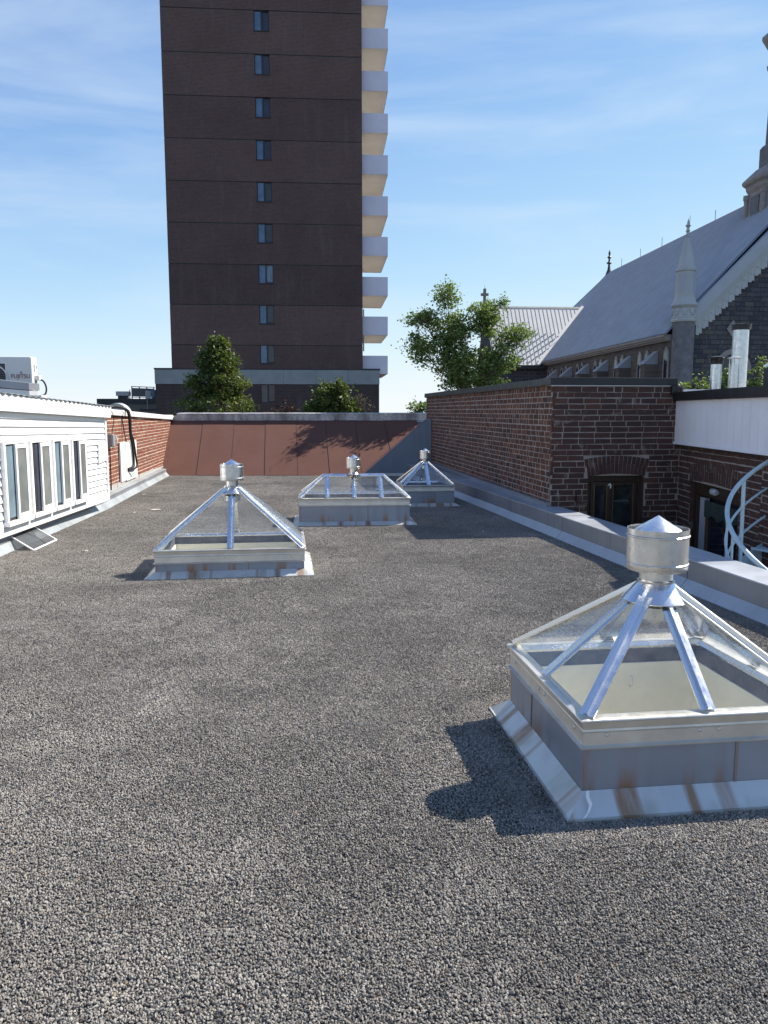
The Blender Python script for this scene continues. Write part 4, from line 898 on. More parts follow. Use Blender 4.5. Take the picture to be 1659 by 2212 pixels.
# ================================================================== TREES AND SHRUBS
def leafy(name, label, cat, base, stems, clumps, leaf_mat, lsize, per, spread, group=None, seed=1, flat=.35, twig=True):
    """base: foot of the trunk; stems: list of polylines (tapered); clumps: world points; every clump carries `per` leaves"""
    rs = random.Random(seed); t = thing(name, label, cat, base, 0, group); B = Vector(base)
    tk = MB()
    for pts, r0, r1 in stems: tk.tube([Vector(p) - B for p in pts], r0, 8, r1)
    joints = [Vector(p) for pts, _, _ in stems for p in pts[1:]]
    if twig:
        for c in clumps:
            j = min(joints, key=lambda q: (q - c).length + max(0, q.z - c.z + .1) * 3); mid = j.lerp(c, .5) + Vector((rs.uniform(-.1, .1), rs.uniform(-.1, .1), rs.uniform(-.12, .02)))
            tk.tube([j - B, mid - B, c - B], .012, 5, .003)
    tk.build('trunk', 'bark', t, smooth=60)
    V = []; F = []; T = []
    for c in clumps:
        tone = rs.gauss(.5, .16); sx = spread * rs.uniform(.65, 1.25)
        for _ in range(int(per * rs.uniform(.6, 1.3))):
            p = Vector((rs.gauss(0, 1), rs.gauss(0, 1), rs.gauss(0, .75))) * sx * .55 + c - B
            d = Vector((rs.gauss(0, 1), rs.gauss(0, 1), rs.gauss(-.35, .6))).normalized(); s = d.cross(Vector((rs.gauss(0, .7), rs.gauss(0, .7), 1))).normalized(); n = s.cross(d)
            l = lsize * rs.uniform(.6, 1.25); wd = l * rs.uniform(.32, .5); b = len(V)
            V += [p, p + d * l * .45 + s * wd + n * l * .08, p + d * l, p + d * l * .45 - s * wd + n * l * .08, p + d * l * .45 - n * l * .05]
            F += [(b, b + 1, b + 4), (b + 1, b + 2, b + 4), (b + 2, b + 3, b + 4), (b + 3, b, b + 4)]; tv = max(0, min(1, tone + rs.gauss(0, .16))); T += [tv] * 4
    me = bpy.data.meshes.new('crown'); me.from_pydata([tuple(v) for v in V], [], F); at = me.attributes.new('tint', 'FLOAT', 'FACE'); at.data.foreach_set('value', T); me.materials.append(MT[leaf_mat])
    o = bpy.data.objects.new('crown', me); COL.objects.link(o); o.parent = t; return t
def in_lobes(lobes, n, rs, shell=.55):
    out = []; w_ = [l[1][0] * l[1][1] * l[1][2] for l in lobes]
    while len(out) < n:
        c, r = rs.choices(lobes, w_)[0]; d = Vector((rs.gauss(0, 1), rs.gauss(0, 1), rs.gauss(0, 1))).normalized() * (rs.random() ** shell)
        out.append(Vector((c[0] + d.x * r[0], c[1] + d.y * r[1], c[2] + d.z * r[2])))
    return out
CY, sY = R(7.2), 1
def pw(dx, z, depth, off=0.0):    # helper: lateral offset / height / distance along the camera heading, in metres
    return Vector((math.sin(CY) * depth + math.cos(CY) * dx, math.cos(CY) * depth - math.sin(CY) * dx, z))
rs = random.Random(11)
# tall loose tree behind the right hand brick wall
D = 22.3; kk = 22.3 / 24.0
lob = [((1.82, 0, 4.95), (.42, .5, .36)), ((1.25, 0, 4.32), (.62, .55, .34)), ((1.20, 0, 3.40), (.60, .6, .46)), ((2.05, 0, 3.95), (.55, .7, .60)), ((2.95, 0, 4.30), (.55, .6, .55)), ((3.35, 0, 4.75), (.35, .35, .22)), ((3.85, 0, 3.80), (.58, .5, .36)), ((2.4, 0, 2.9), (.95, .8, .58)), ((3.45, 0, 3.15), (.62, .6, .50)), ((2.2, 0, 2.4), (.6, .5, .22)), ((3.2, 0, 2.5), (.5, .5, .3))]
lob = [((c[0] * kk, 0, 1.55 + (c[2] - 1.55) * kk), tuple(v * kk for v in r_)) for c, r_ in lob]
cl = [pw(p.x, p.z, D + p.y) for p in in_lobes(lob, 600, rs, .45)]
bx = pw(2.5 * kk, -9, D)
stems = []
P3 = lambda a, z: (a * kk, 1.55 + (z - 1.55) * kk)
for (a, za), (b, zb), r0 in (((2.38, 2.2), (1.8, 4.9), .05), ((2.38, 2.2), (1.25, 4.2), .04), ((2.9, 2.2), (3.0, 4.5), .045), ((2.9, 2.2), (3.9, 3.8), .04), ((2.45, 2.2), (2.2, 4.2), .05), ((2.38, 2.1), (1.1, 3.4), .035), ((2.9, 2.1), (3.5, 3.2), .035)):
    (a, za), (b, zb) = P3(a, za), P3(b, zb)
    stems.append(([pw(2.4 + (a - 2.4) * .6, 0.6, D), pw(a, za, D + rs.uniform(-.1, .1))] + [pw(a + (b - a) * q + rs.uniform(-.06, .06), za + (zb - za) * q, D + rs.uniform(-.25, .25)) for q in (.25, .5, .75, 1)], r0, .006))
stems.append(([bx, pw(2.38, -3, D), pw(2.4, .6, D)], .16, .11))
leafy('deciduous_tree', 'tall loose green tree rising behind the right hand brick wall', 'tree', bx, stems, cl, 'leaf_light', .078, 36, .19, seed=2)
# pyramid tree at left
D = 27.0; cl = []
for k in range(420):
    q = rs.random() ** .8; z = 1.2 + (3.95 - 1.2) * (1 - (1 - q) ** 1.0); w_ = (1.22 * (1 - q) ** .72 + .10) * (1 + .22 * math.sin(z * 8)); a = rs.random() * 6.283; r = w_ * rs.random() ** .35
    cl.append(pw(-5.62 - (1 - q) * .12 + math.cos(a) * r, z, D + math.sin(a) * r))
bx = pw(-5.7, -9, D)
leafy('pyramid_tree', 'dense pointed green tree in front of the tower, left of its window column', 'tree', bx, [([bx, pw(-5.7, 0, D), pw(-5.65, 2.2, D), pw(-5.6, 3.8, D)], .18, .012)], cl, 'leaf_dark', .10, 34, .20, seed=4)
cl = [pw(p.x, p.z, D + p.y) for p in in_lobes([((-1.85, 0, 2.02), (.55, .5, .55)), ((-1.5, 0, 2.30), (.32, .35, .32)), ((-2.35, 0, 1.62), (.42, .4, .30)), ((-1.2, 0, 1.60), (.55, .4, .30)), ((-1.8, 0, 1.5), (.9, .5, .4))], 150, rs, .4)]
bx = pw(-1.8, -9, D)
leafy('bushy_tree', 'rounded bright green tree in front of the tower, right of its window column', 'tree', bx, [([bx, pw(-1.8, 0, D), pw(-1.8, 1.4, D), pw(-1.75, 2.3, D)], .15, .015)], cl, 'leaf_dark', .12, 34, .20, seed=5)
cl = [pw(p.x, p.z, D + p.y) for p in in_lobes([((-3.75, 0, 1.5), (.35, .3, .2)), ((-3.3, 0, 1.65), (.32, .3, .32)), ((-4.0, 0, 1.45), (.2, .2, .2))], 34, rs, .4)]
bx = pw(-3.6, -9, D); leafy('purple_shrub', 'small dark purple leaved shrub behind the parapet between two green trees', 'shrub', bx, [([bx, pw(-3.6, 0, D), pw(-3.45, 1.6, D)], .08, .01)], cl, 'leaf_purple', .085, 12, .16, seed=6)
cl = [pw(p.x, p.z, D + p.y) for p in in_lobes([((-.72, 0, 1.8), (.28, .2, .38)), ((-.5, 0, 1.6), (.25, .2, .2))], 30, rs, .4)]
bx = pw(-.7, -9, D); leafy('thin_shrub', 'thin dry twiggy shrub against the tower base at its right end', 'shrub', bx, [([bx, pw(-.7, 0, D), pw(-.7, 1.5, D), pw(-.68, 1.9, D)], .07, .008)], cl, 'leaf_dry', .06, 7, .16, seed=7)
D = 23.6
cl = [pw(p.x, p.z, D + p.y) for p in in_lobes([((1.05, 0, 1.62), (.32, .3, .24)), ((.85, 0, 1.5), (.28, .2, .14)), ((1.35, 0, 1.6), (.2, .2, .28))], 34, rs, .4)]
bx = pw(1.1, -9, D); leafy('small_tree', 'small green tree top at the end of the parapet beside the brick wall', 'tree', bx, [([bx, pw(1.1, 0, D), pw(1.08, 1.6, D)], .08, .01)], cl, 'leaf_light', .085, 22, .17, seed=8)
for k, (a, b, zt, sd) in enumerate(((5.75, 6.65, 2.33, 9), (6.62, 7.1, 2.42, 10), (7.15, 7.75, 2.6, 12))):
    D = 16.0; cl = [pw(p.x, p.z, D + p.y) for p in in_lobes([(((a + b) / 2, 0, 1.95), ((b - a) / 2, .3, .22)), ((a + (b - a) * .7, 0, zt - .2), (.16, .15, .22))], 50, rs, .4)]
    bx = pw((a + b) / 2, 1.7, D); leafy('rooftop_shrub', ('low leafy shrub on the roof left of the short flues', 'leafy shrub top showing between the short flues', 'tall leafy shrub between thick flue and louvred vent')[k], 'shrub', bx, [([bx, pw((a + b) / 2, 2.1, D), pw(a + (b - a) * .7, zt - .1, D)], .02, .006)], cl, 'leaf_light', .06, 26, .10, 'shrubs on the right hand roof', seed=sd)
D = 70
cl = [pw(p.x, p.z, D + p.y) for p in in_lobes([((-24.6, 0, .9), (1.4, 1, .9)), ((-23, 0, .5), (1.3, 1, .8))], 40, rs, .4)]
bx = pw(-24, -9, D); leafy('distant_tree', 'distant tree top peeking over the end of the shed roof', 'tree', bx, [([bx, pw(-24, -3, D), pw(-24, 1, D)], .3, .05)], cl, 'leaf_dark', .28, 22, .55, seed=13)

# ================================================================== APARTMENT TOWER
tw = thing('apartment_tower', 'tall dark brown brick apartment tower with one column of windows and balconies', 'building', (-1.009, 52.0, 0), R(-3))
TL, TR, TT = -6.09, 6.15, 33.6
wz = [3.305 + 2.512 * k for k in range(0, 12)]             # window heads
wc0, wc1, wh = -.47, .47, 1.19
# front wall with real openings, floor by floor, recessed joints between
zs_ = [4.28] + [z - .04 for z in wz[1:]] + [TT]
for k in range(len(zs_) - 1):
    a, b = zs_[k] + .035, zs_[k + 1] - .02
    if k == 0:
        a = zs_[0] + .0
    zw1 = wz[k + 1] if k + 1 < len(wz) else None
    q = MB()
    # this storey band runs from just above the joint up to the next joint; its window hangs from the top joint
    if zw1 and zw1 < TT - 1:
        t_, bt = min(zw1, b - .001), zw1 - wh
        q.box(TL, wc0, 0, .35, a, b).box(wc1, TR, 0, .35, a, b).box(wc0, wc1, 0, .35, a, bt)
        q.box(wc0, wc1, 0, .35, min(t_, b - .012), b) if t_ < b - .01 else None
    else: q.box(TL, TR, 0, .35, a, b)
    q.build('storey_wall', 'tower_brick', tw)
    j = MB(); j.box(TL + .01, wc0, .03, .3, b, b + .055).box(wc1, TR - .01, .03, .3, b, b + .055) if zw1 and zw1 < TT - 1 else j.box(TL + .01, TR - .01, .03, .3, b, b + .055)
    j.build('floor_joint', 'far_dark', tw)
MB().box(TL + .02, TR - .02, .36, 14, -9, TT - .1).build('core', 'tower_brick', tw)
pd = MB(); PL, PR = -7.15, 7.22
z10 = wz[0]
MB().box(PL, -.47, -.05, 1.2, -9, 3.30).build('podium_wall', 'podium_brick', tw); MB().box(.47, PR, -.05, 1.2, -9, 3.30).build('podium_wall', 'podium_brick', tw); MB().box(-.47, .47, -.05, 1.2, -9, z10 - wh).build('podium_wall', 'podium_brick', tw)
MB().box(-.47, .47, .3, 1.2, z10 - wh, 3.30).build('podium_back', 'interior_dark', tw)
xx = PL - .03
for x1 in (-5.0, -2.9, -1.05, 1.0, 3.1, 5.2, PR + .03): MB().box(xx, x1 - .012, -.08, 1.2, 3.31, 4.22).build('concrete_panel', 'concrete_band', tw); xx = x1
MB().box(PL - .06, TL - .005, -.12, 1.3, 4.225, 4.32).build('coping', 'far_dark', tw); MB().box(TR + .005, PR + .06, -.12, 1.3, 4.225, 4.32).build('coping', 'far_dark', tw)
MB().box(TL, TR, -.09, -.002, 4.225, 4.275).build('coping', 'far_dark', tw)
for k, z in enumerate(wz[:11]):
    wn = child('window', tw); y = .10 if k else .06; f = .045
    q = MB(); q.box(wc0, wc1, y, y + .12, z - f, z).box(wc0, wc1, y, y + .12, z - wh, z - wh + f).box(wc0, wc0 + f, y, y + .12, z - wh + f, z - f).box(wc1 - f, wc1, y, y + .12, z - wh + f, z - f).box(-.045, .045, y, y + .12, z - wh + f, z - f)
    q.build('frame', 'blue_frame', wn)
    MB().box(wc0 + f, -.045, y + .03, y + .05, z - wh + f, z - f).build('pane', 'pane_blue' if k else 'pane_night', wn)
    MB().box(.045, wc1 - f, y + .07, y + .09, z - wh + f, z - f).build('pane', 'pane_pale' if k == 3 else ('pane_dark' if k == 0 else 'pane_night'), wn)
    MB().box(.05, wc1 - f, y + .02, y + .06, z - wh + f, z - wh + f + .06).build('sliding_rail', 'blue_frame', wn)
    MB().box(wc0 - .03, wc1 + .03, -.04, .10, z - wh - .05, z - wh - .002).build('sill', 'far_dark', wn)
for k in range(11):
    zt = 5.20 + 2.52 * k; bc = child('balcony', tw); d0, d1 = .6, 6.9
    MB().box(TR - .06, 7.80, d0, d1, zt - 1.19, zt - 1.05).build('slab', 'balcony_soffit', bc)
    MB().box(TR + .0, 7.83, d0 - .02, d0 + .10, zt - 1.185, zt).build('front_panel', 'balcony_paint', bc); MB().box(7.71, 7.835, d0 + .105, d1, zt - 1.185, zt - .002).build('side_panel', 'balcony_paint', bc)
MB().tube([(TR + .1, .8, 5.5), (TR + .1, .8, 8.2)], .05, 6).build('downpipe', 'far_metal', tw)

# ================================================================== LOW BUILDING AT LEFT WITH ROOF PLANT
lb = thing('low_building', 'low grey flat roofed building left of the tower', 'building', (-13.4, 60, 0), R(-3))
MB().box(-.1, 9, 0, 8, -9, 2.1).build('wall', 'far_wall', lb); MB().box(-.15, 9, -.06, 8, 2.1, 2.48).build('parapet_band', 'far_dark', lb); MB().box(2.9, 6, -.08, -.001, 1.62, 1.74).build('sign_band', 'far_dark', lb)
o = thing('rooftop_unit', 'boxy grey ventilation cowl on the low building roof', 'ventilation unit', (-12.3, 60.6, 2.48), R(-3)); MB().box(.12, .78, 0, .6, 0, .22).build('base', 'far_dark', o); MB().box(0, .92, -.1, .7, .22, .55).build('cowl', 'far_metal', o, bevel=.03)
o = thing('roof_railing', 'pale screened guard rail on the low building roof', 'railing', (-11.1, 60.4, 2.48), R(55))
for k in range(4): MB().box(k * .75 - .03, k * .75 + .03, 0, .06, 0, .88).build('post', 'far_metal', o)
for k in range(3): MB().box(k * .75 + .035, k * .75 + .715, .015, .045, .18, .80).build('infill_panel', 'far_screen', o)
MB().box(-.03, 2.3, -.015, .075, .88, .93).build('top_rail', 'far_metal', o); MB().box(-.03, 2.3, -.015, .075, .10, .15).build('bottom_rail', 'far_metal', o)
o = thing('chiller_tank', 'blue tank with grey plant cabinet next to the tower edge', 'tank', (-9.6, 60.8, 2.48)); MB().lathe([(.24, 0), (.26, .1), (.26, .62), (.2, .68)], 20).build('tank', 'far_blue', o, smooth=40); MB().box(-.6, -.3, -.2, .3, 0, .60).build('cabinet', 'far_metal', o); MB().lathe([(.09, 0), (.11, .06), (.09, .16)], 10, (-.14, -.35, 0)).build('drum', 'white_pvc', o, smooth=40)
o = thing('antenna_pole', 'thin pole with small fittings in front of the roof railing', 'antenna', (-9.92, 59.7, 0)); MB().tube([(0, 0, 1.7), (0, 0, 3.35)], .022, 6).build('mast', 'far_metal', o); MB().box(-.05, .05, -.06, .06, 2.85, 2.95).build('fitting', 'far_metal', o); MB().box(-.04, .04, -.05, .05, 3.25, 3.35).build('tip', 'far_metal', o)
o = thing('vent_stack', 'thin dark vent stack left of the roof railing', 'vent pipe', (-11.28, 60.4, 2.48)); MB().tube([(0, 0, 0), (0, 0, .68)], .03, 8).build('pipe', 'far_dark', o); MB().lathe([(.06, 0), (.035, .06)], 8).build('collar', 'far_dark', o)

# ================================================================== CHURCH
ch = thing('stone_church', 'dark stone church with long ribbed metal roof, gable and corner turret', 'church', (22.444, 43.885, 0), R(-3))
HW, EZ, RZ = 8.42, 6.0, 14.95; NL = 34.6
sl_ = (RZ - EZ) / HW
rz = lambda x: EZ + .48 + x * sl_ - .02
def slab(mb, quad, th=.08):
    n = (Vector(quad[1]) - Vector(quad[0])).cross(Vector(quad[2]) - Vector(quad[0])).normalized(); n = n if n.z > 0 else -n
    return mb.prism(quad, tuple(-n * th), (0, 0, 0))
MB().box(.25, 2 * HW - .25, .3, NL + 6, -9, EZ).build('nave_core', 'church_side', ch)
slab(MB(), [(-.38, .3, rz(-.38)), (-.38, NL + 6, rz(-.38)), (HW, NL, rz(HW)), (HW, .3, rz(HW))]).build('nave_roof', 'roof_blue', ch)
slab(MB(), [(2 * HW + .38, .3, rz(-.38)), (HW, .3, rz(HW)), (HW, NL, rz(HW)), (2 * HW + .38, NL + 6, rz(-.38))]).build('far_roof_slope', 'roof_blue', ch)
slab(MB(), [(-.38, NL + 6, rz(-.38)), (2 * HW + .38, NL + 6, rz(-.38)), (HW, NL, rz(HW))]).build('hip_end', 'roof_blue', ch)
rb = MB(); y = .5; nrm = Vector((-sl_, 0, 1)).normalized()
TY0, TYR, TZ0, TZR = 26.35, 30.5, 5.75, 11.45
while y < NL:
    x0 = -.38
    if y > TY0 + .1 and y < 2 * TYR - TY0 + .1:          # cut by the transept roof
        zt = TZ0 + (TZR - TZ0) * (1 - abs(y - TYR) / (TYR - TY0)); x0 = max(-.38, (zt - EZ - .46) / sl_)
    rb.sweep((x0, y, rz(x0)), (HW - .03, y, rz(HW - .03)), nrm, [(-.045, 0), (.045, 0), (.035, .07), (-.035, .07)]); y += .26
o = rb.build('roof_ribs', 'roof_rib_lit', ch); o['kind'] = 'stuff'
MB().sweep((HW, .2, rz(HW) + .02), (HW, NL, rz(HW) + .02), (0, 0, 1), [(-.16, -.12), (0, .02), (.16, -.12), (0, -.05)]).build('ridge_cap', 'roof_blue', ch)
sg = MB()                                                 # rows of snow guards low on the slope
for r_ in range(9):
    y0 = 12 + r_ * 1.6
    for q in range(26):
        x = 1.0 + r_ * .52; y = y0 + q * .245
        if y < TY0 + x * .75: sg.box(x - .035, x + .035, y - .04, y + .04, rz(x) + .02, rz(x) + .10)
o = sg.build('snow_guards', 'roof_rib_lit', ch); o['kind'] = 'stuff'
for k in range(7): MB().tube([(HW, 3.5 + k * 4.6, rz(HW)), (HW, 3.5 + k * 4.6, rz(HW) + .75)], .02, 5).build('lightning_rod', 'dark_iron', ch)
# eave mouldings
for (z, d, h) in ((5.90, .36, .13), (5.78, .26, .115), (5.68, .14, .095)): MB().box(-d, .3, .5, TY0 + 1, z, z + h).build('eave_moulding', 'trim_stone', ch)
# side wall, lancets and buttresses
MB().box(0.05, .32, .4, NL, -9, 5.675).build('side_wall', 'church_side', ch)
def lancet(y, zt=5.02 + .25, w=.24):
    wn = child('lancet_window', ch)
    def outline(r, top): return [(y - r, 0.0), (y - r, top - 2.1 * r)] + [(y - r + r * (1 - math.cos(a)) , top - 2.1 * r + 2.1 * r * math.sin(a)) for a in (.5, .9, 1.25, 1.57)] + [(y + r - r * (1 - math.cos(a)), top - 2.1 * r + 2.1 * r * math.sin(a)) for a in (1.25, .9, .5)] + [(y + r, top - 2.1 * r), (y + r, 0.0)]
    zt2 = 5.36
    MB().prism([(0, p, z) for p, z in outline(w + .11, zt2)], (-.04, 0, 0), (.03, 0, 0)).build('surround', 'trim_stone', wn)
    MB().prism([(0, p, z) for p, z in outline(w - .02, zt2 - .22)], (-.047, 0, 0), (.0, 0, 0)).build('pane', 'pane_dark', wn)
for y in (.85, 3.7, 4.8, 7.85, 8.95, 12.05, 13.2, 16.25, 17.4, 20.5, 21.65, 24.6, 25.6): lancet(y)
for y in (2.5, 6.75, 10.95, 15.05, 19.3, 23.4):
    bu = child('buttress', ch); MB().box(-.75, .05, y - .32, y + .32, -9, 4.45).build('shaft', 'church_side', bu)
    MB().hexa([(-.85, y - .36, 4.40), (.05, y - .36, 4.40), (.05, y + .36, 4.40), (-.85, y + .36, 4.40), (-.80, y - .36, 4.50), (.05, y - .36, 5.22), (.05, y + .36, 5.22), (-.80, y + .36, 4.50)]).build('cap', 'buttress_cap', bu)
# gable front with picked-out stone blocks
gz = lambda x: 6.43 + x * (1.01) if x <= HW else 6.43 + (2 * HW - x) * 1.01
gf = MB(); gf.prism([(0.4, .12, -9), (2 * HW - .4, .12, -9), (2 * HW - .4, .12, gz(.4) - .3), (HW, .12, gz(HW) - .3), (.4, .12, gz(.4) - .3)], (0, 0, 0), (0, .3, 0)); gf.build('gable_wall', 'church_front', ch)
st_ = BrickSet(ch, 'stone_block', Matrix.Translation((0, .12, 0)), name='stone_block', proud=.045, depth=.05)
def keep_stone(u, z, l):
    if z > gz(u - l / 2) - 1.55: return False
    if (u - 3.65) ** 2 + (max(0, z - 3.9)) ** 2 < 1.25 ** 2: return False
    return u < 6.3
st_.lay(1.25, 6.3, 1.9, .272, 30, keep=keep_stone, L=.56, joint=.03, header=.2); st_.done(300, lambda u, z: u)
# rake: roof edge band, inner moulding, stepped corbels
ra = Vector((1, 0, 1.01)).normalized()
for (a, b, y0, y1, mt, nm) in ((-.02, -.80, -.22, .35, 'church_rake', 'rake_band'), (-.82, -1.02, -.14, .2, 'church_paint', 'rake_moulding'), (-1.04, -1.16, -.08, .2, 'church_paint', 'rake_moulding')):
    for sgn in (0, 1):
        X = (lambda x: x) if not sgn else (lambda x: 2 * HW - x)
        MB().prism([(X(.9), 0, gz(.9) + a), (X(HW), 0, gz(HW) + a), (X(HW), 0, gz(HW) + b), (X(.9), 0, gz(.9) + b)], (0, y0, 0), (0, y1, 0)).build(nm, mt, ch)
x = 1.30
while x < HW - .4:
    cbk = child('corbel', ch); zt = gz(x) - 1.17
    MB().box(x, x + .362, -.04, .118, zt - .52, zt + .36).build('block', 'church_paint', cbk); MB().box(x - .02, x + .19, -.09, .118, zt - .62, zt - .522).build('foot', 'church_paint', cbk)
    MB().lathe([(.06, 0), (.05, .03), (.003, .045)], 10, (0, 0, 0)).build('rosette', 'church_paint', cbk).matrix_local = Matrix.Translation((x + .16, -.041, zt - .12)) @ Matrix.Rotation(R(90), 4, 'X')
    x += .372
# arched window head and diamond stone
aw_ = MB(); n = 16
for k in range(n):
    a0, a1 = math.pi * k / n, math.pi * (k + 1) / n; vs = []
    for yy in (-.06, .11):
        for r_, aa in ((.85, a0), (1.12, a0), (1.12, a1), (.85, a1)): vs.append((3.65 - r_ * math.cos(aa), yy, 3.9 + r_ * math.sin(aa) * 1.15))
    aw_.hexa(vs[:4] + vs[4:])
aw_.build('arch_surround', 'trim_stone', ch); MB().box(2.8, 4.5, .02, .11, 1.5, 4.75).build('arch_infill', 'pane_dark', ch)
MB().prism([(3.2, 0, 6.32), (3.56, 0, 5.82), (3.92, 0, 6.32), (3.56, 0, 6.82)], (0, .02, 0), (0, .1, 0)).build('diamond_stone', 'trim_stone', ch)
MB().box(2.4, 5.0, -.1, .118, 3.05, 3.28).build('string_course', 'trim_stone', ch)
# corner turret
tu = child('turret', ch); cx_, cy_ = .64, .15
L8 = lambda prof, nm, mt, seg=8, sm=None: MB().lathe(prof, seg, (cx_, cy_, 0), R(22.5)).build(nm, mt, tu, smooth=sm)
L8([(.62, -9), (.62, 6.68)], 'stone_shaft', 'turret_stone', 20, 40)
L8([(.62, 6.66), (.70, 6.70), (.72, 6.80), (.68, 6.86), (.70, 6.94), (.62, 7.0), (.62, 7.46), (.70, 7.52), (.76, 7.62), (.74, 7.70), (.62, 7.86), (.58, 8.02), (.56, 8.12)], 'moulded_band', 'church_paint', 16, 30)
L8([(.55, 8.1), (.53, 9.5), (.60, 9.56), (.60, 9.64), (.545, 9.68)], 'lantern', 'church_paint')
L8([(.54, 9.66), (.12, 11.45), (.08, 11.5)], 'spirelet', 'church_paint')
for k in range(8):
    a = R(22.5) + k * math.pi / 4 + math.pi / 8; c_, s_ = math.cos(a), math.sin(a)
    o = MB().box(-.15, .15, -.01, .015, 0, 1.05).build('panel', 'church_rake', tu); o.matrix_local = Matrix.Translation((cx_ + c_ * .50, cy_ + s_ * .50, 8.3)) @ Matrix.Rotation(a + math.pi / 2, 4, 'Z')
    if s_ < .3:
        for sg_ in (-1, 1): o = MB().sweep((sg_ * .22, 0, 7.05), (0, 0, 7.42), (0, -1, 0), [(-.022, -.02), (.022, -.02), (.022, .04), (-.022, .04)]).build('chevron', 'church_rake', tu); o.matrix_local = Matrix.Translation((cx_ + c_ * .60, cy_ + s_ * .60, 0)) @ Matrix.Rotation(a + math.pi / 2, 4, 'Z')
fi = MB().lathe([(.05, 11.45), (.14, 11.5), (.06, 11.58), (.05, 11.72), (.13, 11.80), (.05, 11.88), (.05, 11.98), (.14, 12.08), (.07, 12.16), (.06, 12.3), (.003, 12.5)], 10, (cx_, cy_, 0)); 
for a in range(4): fi.tube([(cx_, cy_, 12.05), (cx_ + .11 * math.cos(a * 1.571), cy_ + .11 * math.sin(a * 1.571), 12.12), (cx_ + .15 * math.cos(a * 1.571), cy_ + .15 * math.sin(a * 1.571), 12.06)], .03, 6)
fi.build('finial', 'church_paint', tu, smooth=40); MB().tube([(cx_ + .08, cy_, 11.6), (cx_ + .09, cy_, 12.65)], .012, 5).build('lightning_rod', 'dark_iron', tu)
# ridge finial at the far end
MB().lathe([(.35, rz(HW) - .2), (.16, rz(HW) + .3), (.10, rz(HW) + .8), (.28, rz(HW) + .95), (.10, rz(HW) + 1.1), (.09, rz(HW) + 1.35), (.22, rz(HW) + 1.5), (.07, rz(HW) + 1.65), (.12, rz(HW) + 1.9), (.02, rz(HW) + 2.2)], 8, (HW, NL - .1, 0)).build('ridge_finial', 'dark_iron', ch, smooth=40)
# transept
tp = child('transept', ch); XL = -4.9
xv = lambda z: (z - EZ - .46) / sl_
slab(MB(), [(XL, TY0, TZ0), (xv(TZ0) + .05, TY0, TZ0), (xv(TZR), TYR, TZR), (XL, TYR, TZR)], .06).build('front_roof', 'roof_pale', tp)
slab(MB(), [(XL, 2 * TYR - TY0, TZ0), (XL, TYR, TZR), (xv(TZR), TYR, TZR), (xv(TZ0), 2 * TYR - TY0, TZ0)], .06).build('back_roof', 'roof_pale', tp)
nn_ = Vector((0, -(TZR - TZ0), TYR - TY0)).normalized(); x = XL + .12
while x < xv(TZR) - .05:
    f_ = 0 if x < xv(TZ0) else (x - xv(TZ0)) / (xv(TZR) - xv(TZ0)); f_ = min(.97, f_ + (.03 if f_ else 0))
    MB().sweep((x, TY0 + (TYR - TY0) * f_, TZ0 + (TZR - TZ0) * f_), (x, TYR, TZR), nn_, [(-.016, 0), (.016, 0), (.012, .022), (-.012, .022)]).build('seam', 'roof_seam', tp); x += .385
MB().sweep((xv(TZ0) - .05, TY0, TZ0 + .03), (xv(TZR), TYR, TZR + .03), nn_, [(-.30, -.0), (.06, 0), (.06, .03), (-.30, .03)]).build('valley_flashing', 'roof_pale', tp)
MB().sweep((XL - .1, TYR, TZR), (xv(TZR), TYR, TZR), (0, 0, 1), [(-.14, -.14), (0, .04), (.14, -.14), (0, -.05)]).build('ridge_cap', 'roof_seam', tp)
gd = MB(); rg = random.Random(5)
for r_ in range(6):
    for q in range(26):
        xx_ = XL + .3 + q * .385; f_ = .05 + r_ * .085 + (.04 if q % 2 else 0)
        if xx_ < xv(TZ0 + (TZR - TZ0) * f_) - .2: yy, zz = TY0 + (TYR - TY0) * f_, TZ0 + (TZR - TZ0) * f_; gd.box(xx_ - .05, xx_ + .05, yy - .04, yy + .04, zz, zz + .10)
o = gd.build('snow_guards', 'roof_seam', tp); o['kind'] = 'stuff'
MB().box(XL + .15, .3, TY0 + .35, 2 * TYR - TY0 - .3, -9, TZ0 - .2).build('wall', 'church_front', tp); MB().box(XL - .05, .0, TY0 - .02, TY0 + .36, TZ0 - .34, TZ0 - .10).build('eave_gutter', 'dark_iron', tp)
MB().prism([(XL + .1, TY0 + .3, TZ0 - .2), (XL + .1, 2 * TYR - TY0 - .3, TZ0 - .2), (XL + .1, TYR, TZR - .3)], (0, 0, 0), (.3, 0, 0)).build('gable', 'church_front', tp)
cz = TZR + .1
cs = thing('stone_cross', 'grey stone cross on the transept gable above the tree', 'cross', tuple(ch.matrix_basis @ Vector((XL - .1, TYR, 0))), R(-3)); 
MB().box(-.12, .12, -.12, .12, cz - .3, cz + 1.55).build('shaft', 'trim_stone', cs); MB().box(-.36, -.125, -.11, .11, cz + .88, cz + 1.12).build('arm', 'trim_stone', cs); MB().box(.125, .36, -.11, .11, cz + .88, cz + 1.12).build('arm', 'trim_stone', cs); MB().box(-.3, .3, -.3, .3, cz - .5, cz - .05).build('base', 'trim_stone', cs)
MB().tube([(.0, 0, cz + 1.5), (.0, 0, cz + 1.85)], .015, 5).build('lightning_rod', 'dark_iron', cs)
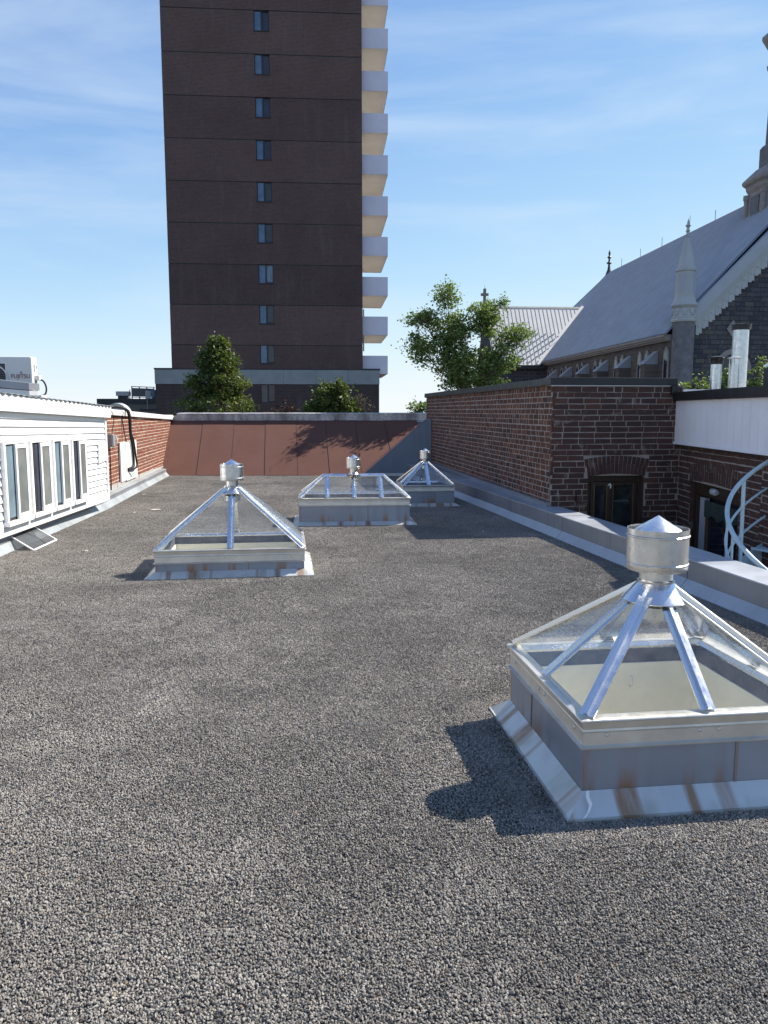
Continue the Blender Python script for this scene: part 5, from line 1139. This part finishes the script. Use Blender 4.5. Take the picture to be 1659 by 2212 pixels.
# bell tower, mostly outside the frame at right
bt = child('bell_tower', ch); bx_, by_ = 9.35, 4.6
LT = lambda prof, nm, mt: MB().lathe(prof, 8, (bx_, by_, 0), R(22.5)).build(nm, mt, bt)
LT([(2.75, 8.0), (2.75, 12.6), (2.62, 12.9), (2.55, 15.3)], 'lower_stage', 'trim_stone'); LT([(2.55, 15.3), (2.68, 15.5), (2.72, 15.7), (2.92, 15.85), (2.96, 16.0), (2.9, 16.1), (2.2, 16.75), (2.05, 16.85)], 'lower_cornice', 'trim_stone')
LT([(2.02, 16.8), (2.02, 18.0), (1.85, 18.2)], 'plinth', 'turret_stone'); LT([(1.72, 18.1), (1.62, 22.5)], 'belfry', 'turret_stone'); LT([(1.62, 22.5), (1.85, 22.7), (1.9, 22.95), (1.75, 23.05), (1.75, 23.7), (1.95, 24.0), (2.25, 24.5), (2.25, 24.7), (1.7, 24.95)], 'upper_cornice', 'trim_stone'); LT([(1.6, 24.9), (1.5, 30.0)], 'upper_stage', 'turret_stone'); LT([(1.5, 30.0), (1.65, 30.2), (.05, 40)], 'spire', 'roof_blue')
for k in range(8):      # corner shafts and sunk panels of the lower stage
    a = R(22.5) + k * math.pi / 4; c_, s_ = math.cos(a), math.sin(a)
    MB().lathe([(.16, 9.0), (.16, 14.9), (.22, 15.0), (.22, 15.25)], 8, (bx_ + 2.62 * c_, by_ + 2.62 * s_, 0)).build('corner_shaft', 'trim_stone', bt)
    a += math.pi / 8; o = MB().box(-.45, .45, -.03, .1, 0, 2.6).build('sunk_panel', 'turret_stone', bt); o.matrix_local = Matrix.Translation((bx_ + 2.42 * math.cos(a), by_ + 2.42 * math.sin(a), 12.4)) @ Matrix.Rotation(a + math.pi / 2, 4, 'Z')
for k in range(8):
    a = R(22.5) + k * math.pi / 4 + math.pi / 8; o = MB().box(-.28, .28, -.06, .1, 0, 2.6).build('louvred_opening', 'far_dark', bt); o.matrix_local = Matrix.Translation((bx_ + 1.55 * math.cos(a), by_ + 1.55 * math.sin(a), 19.2)) @ Matrix.Rotation(a + math.pi / 2, 4, 'Z')
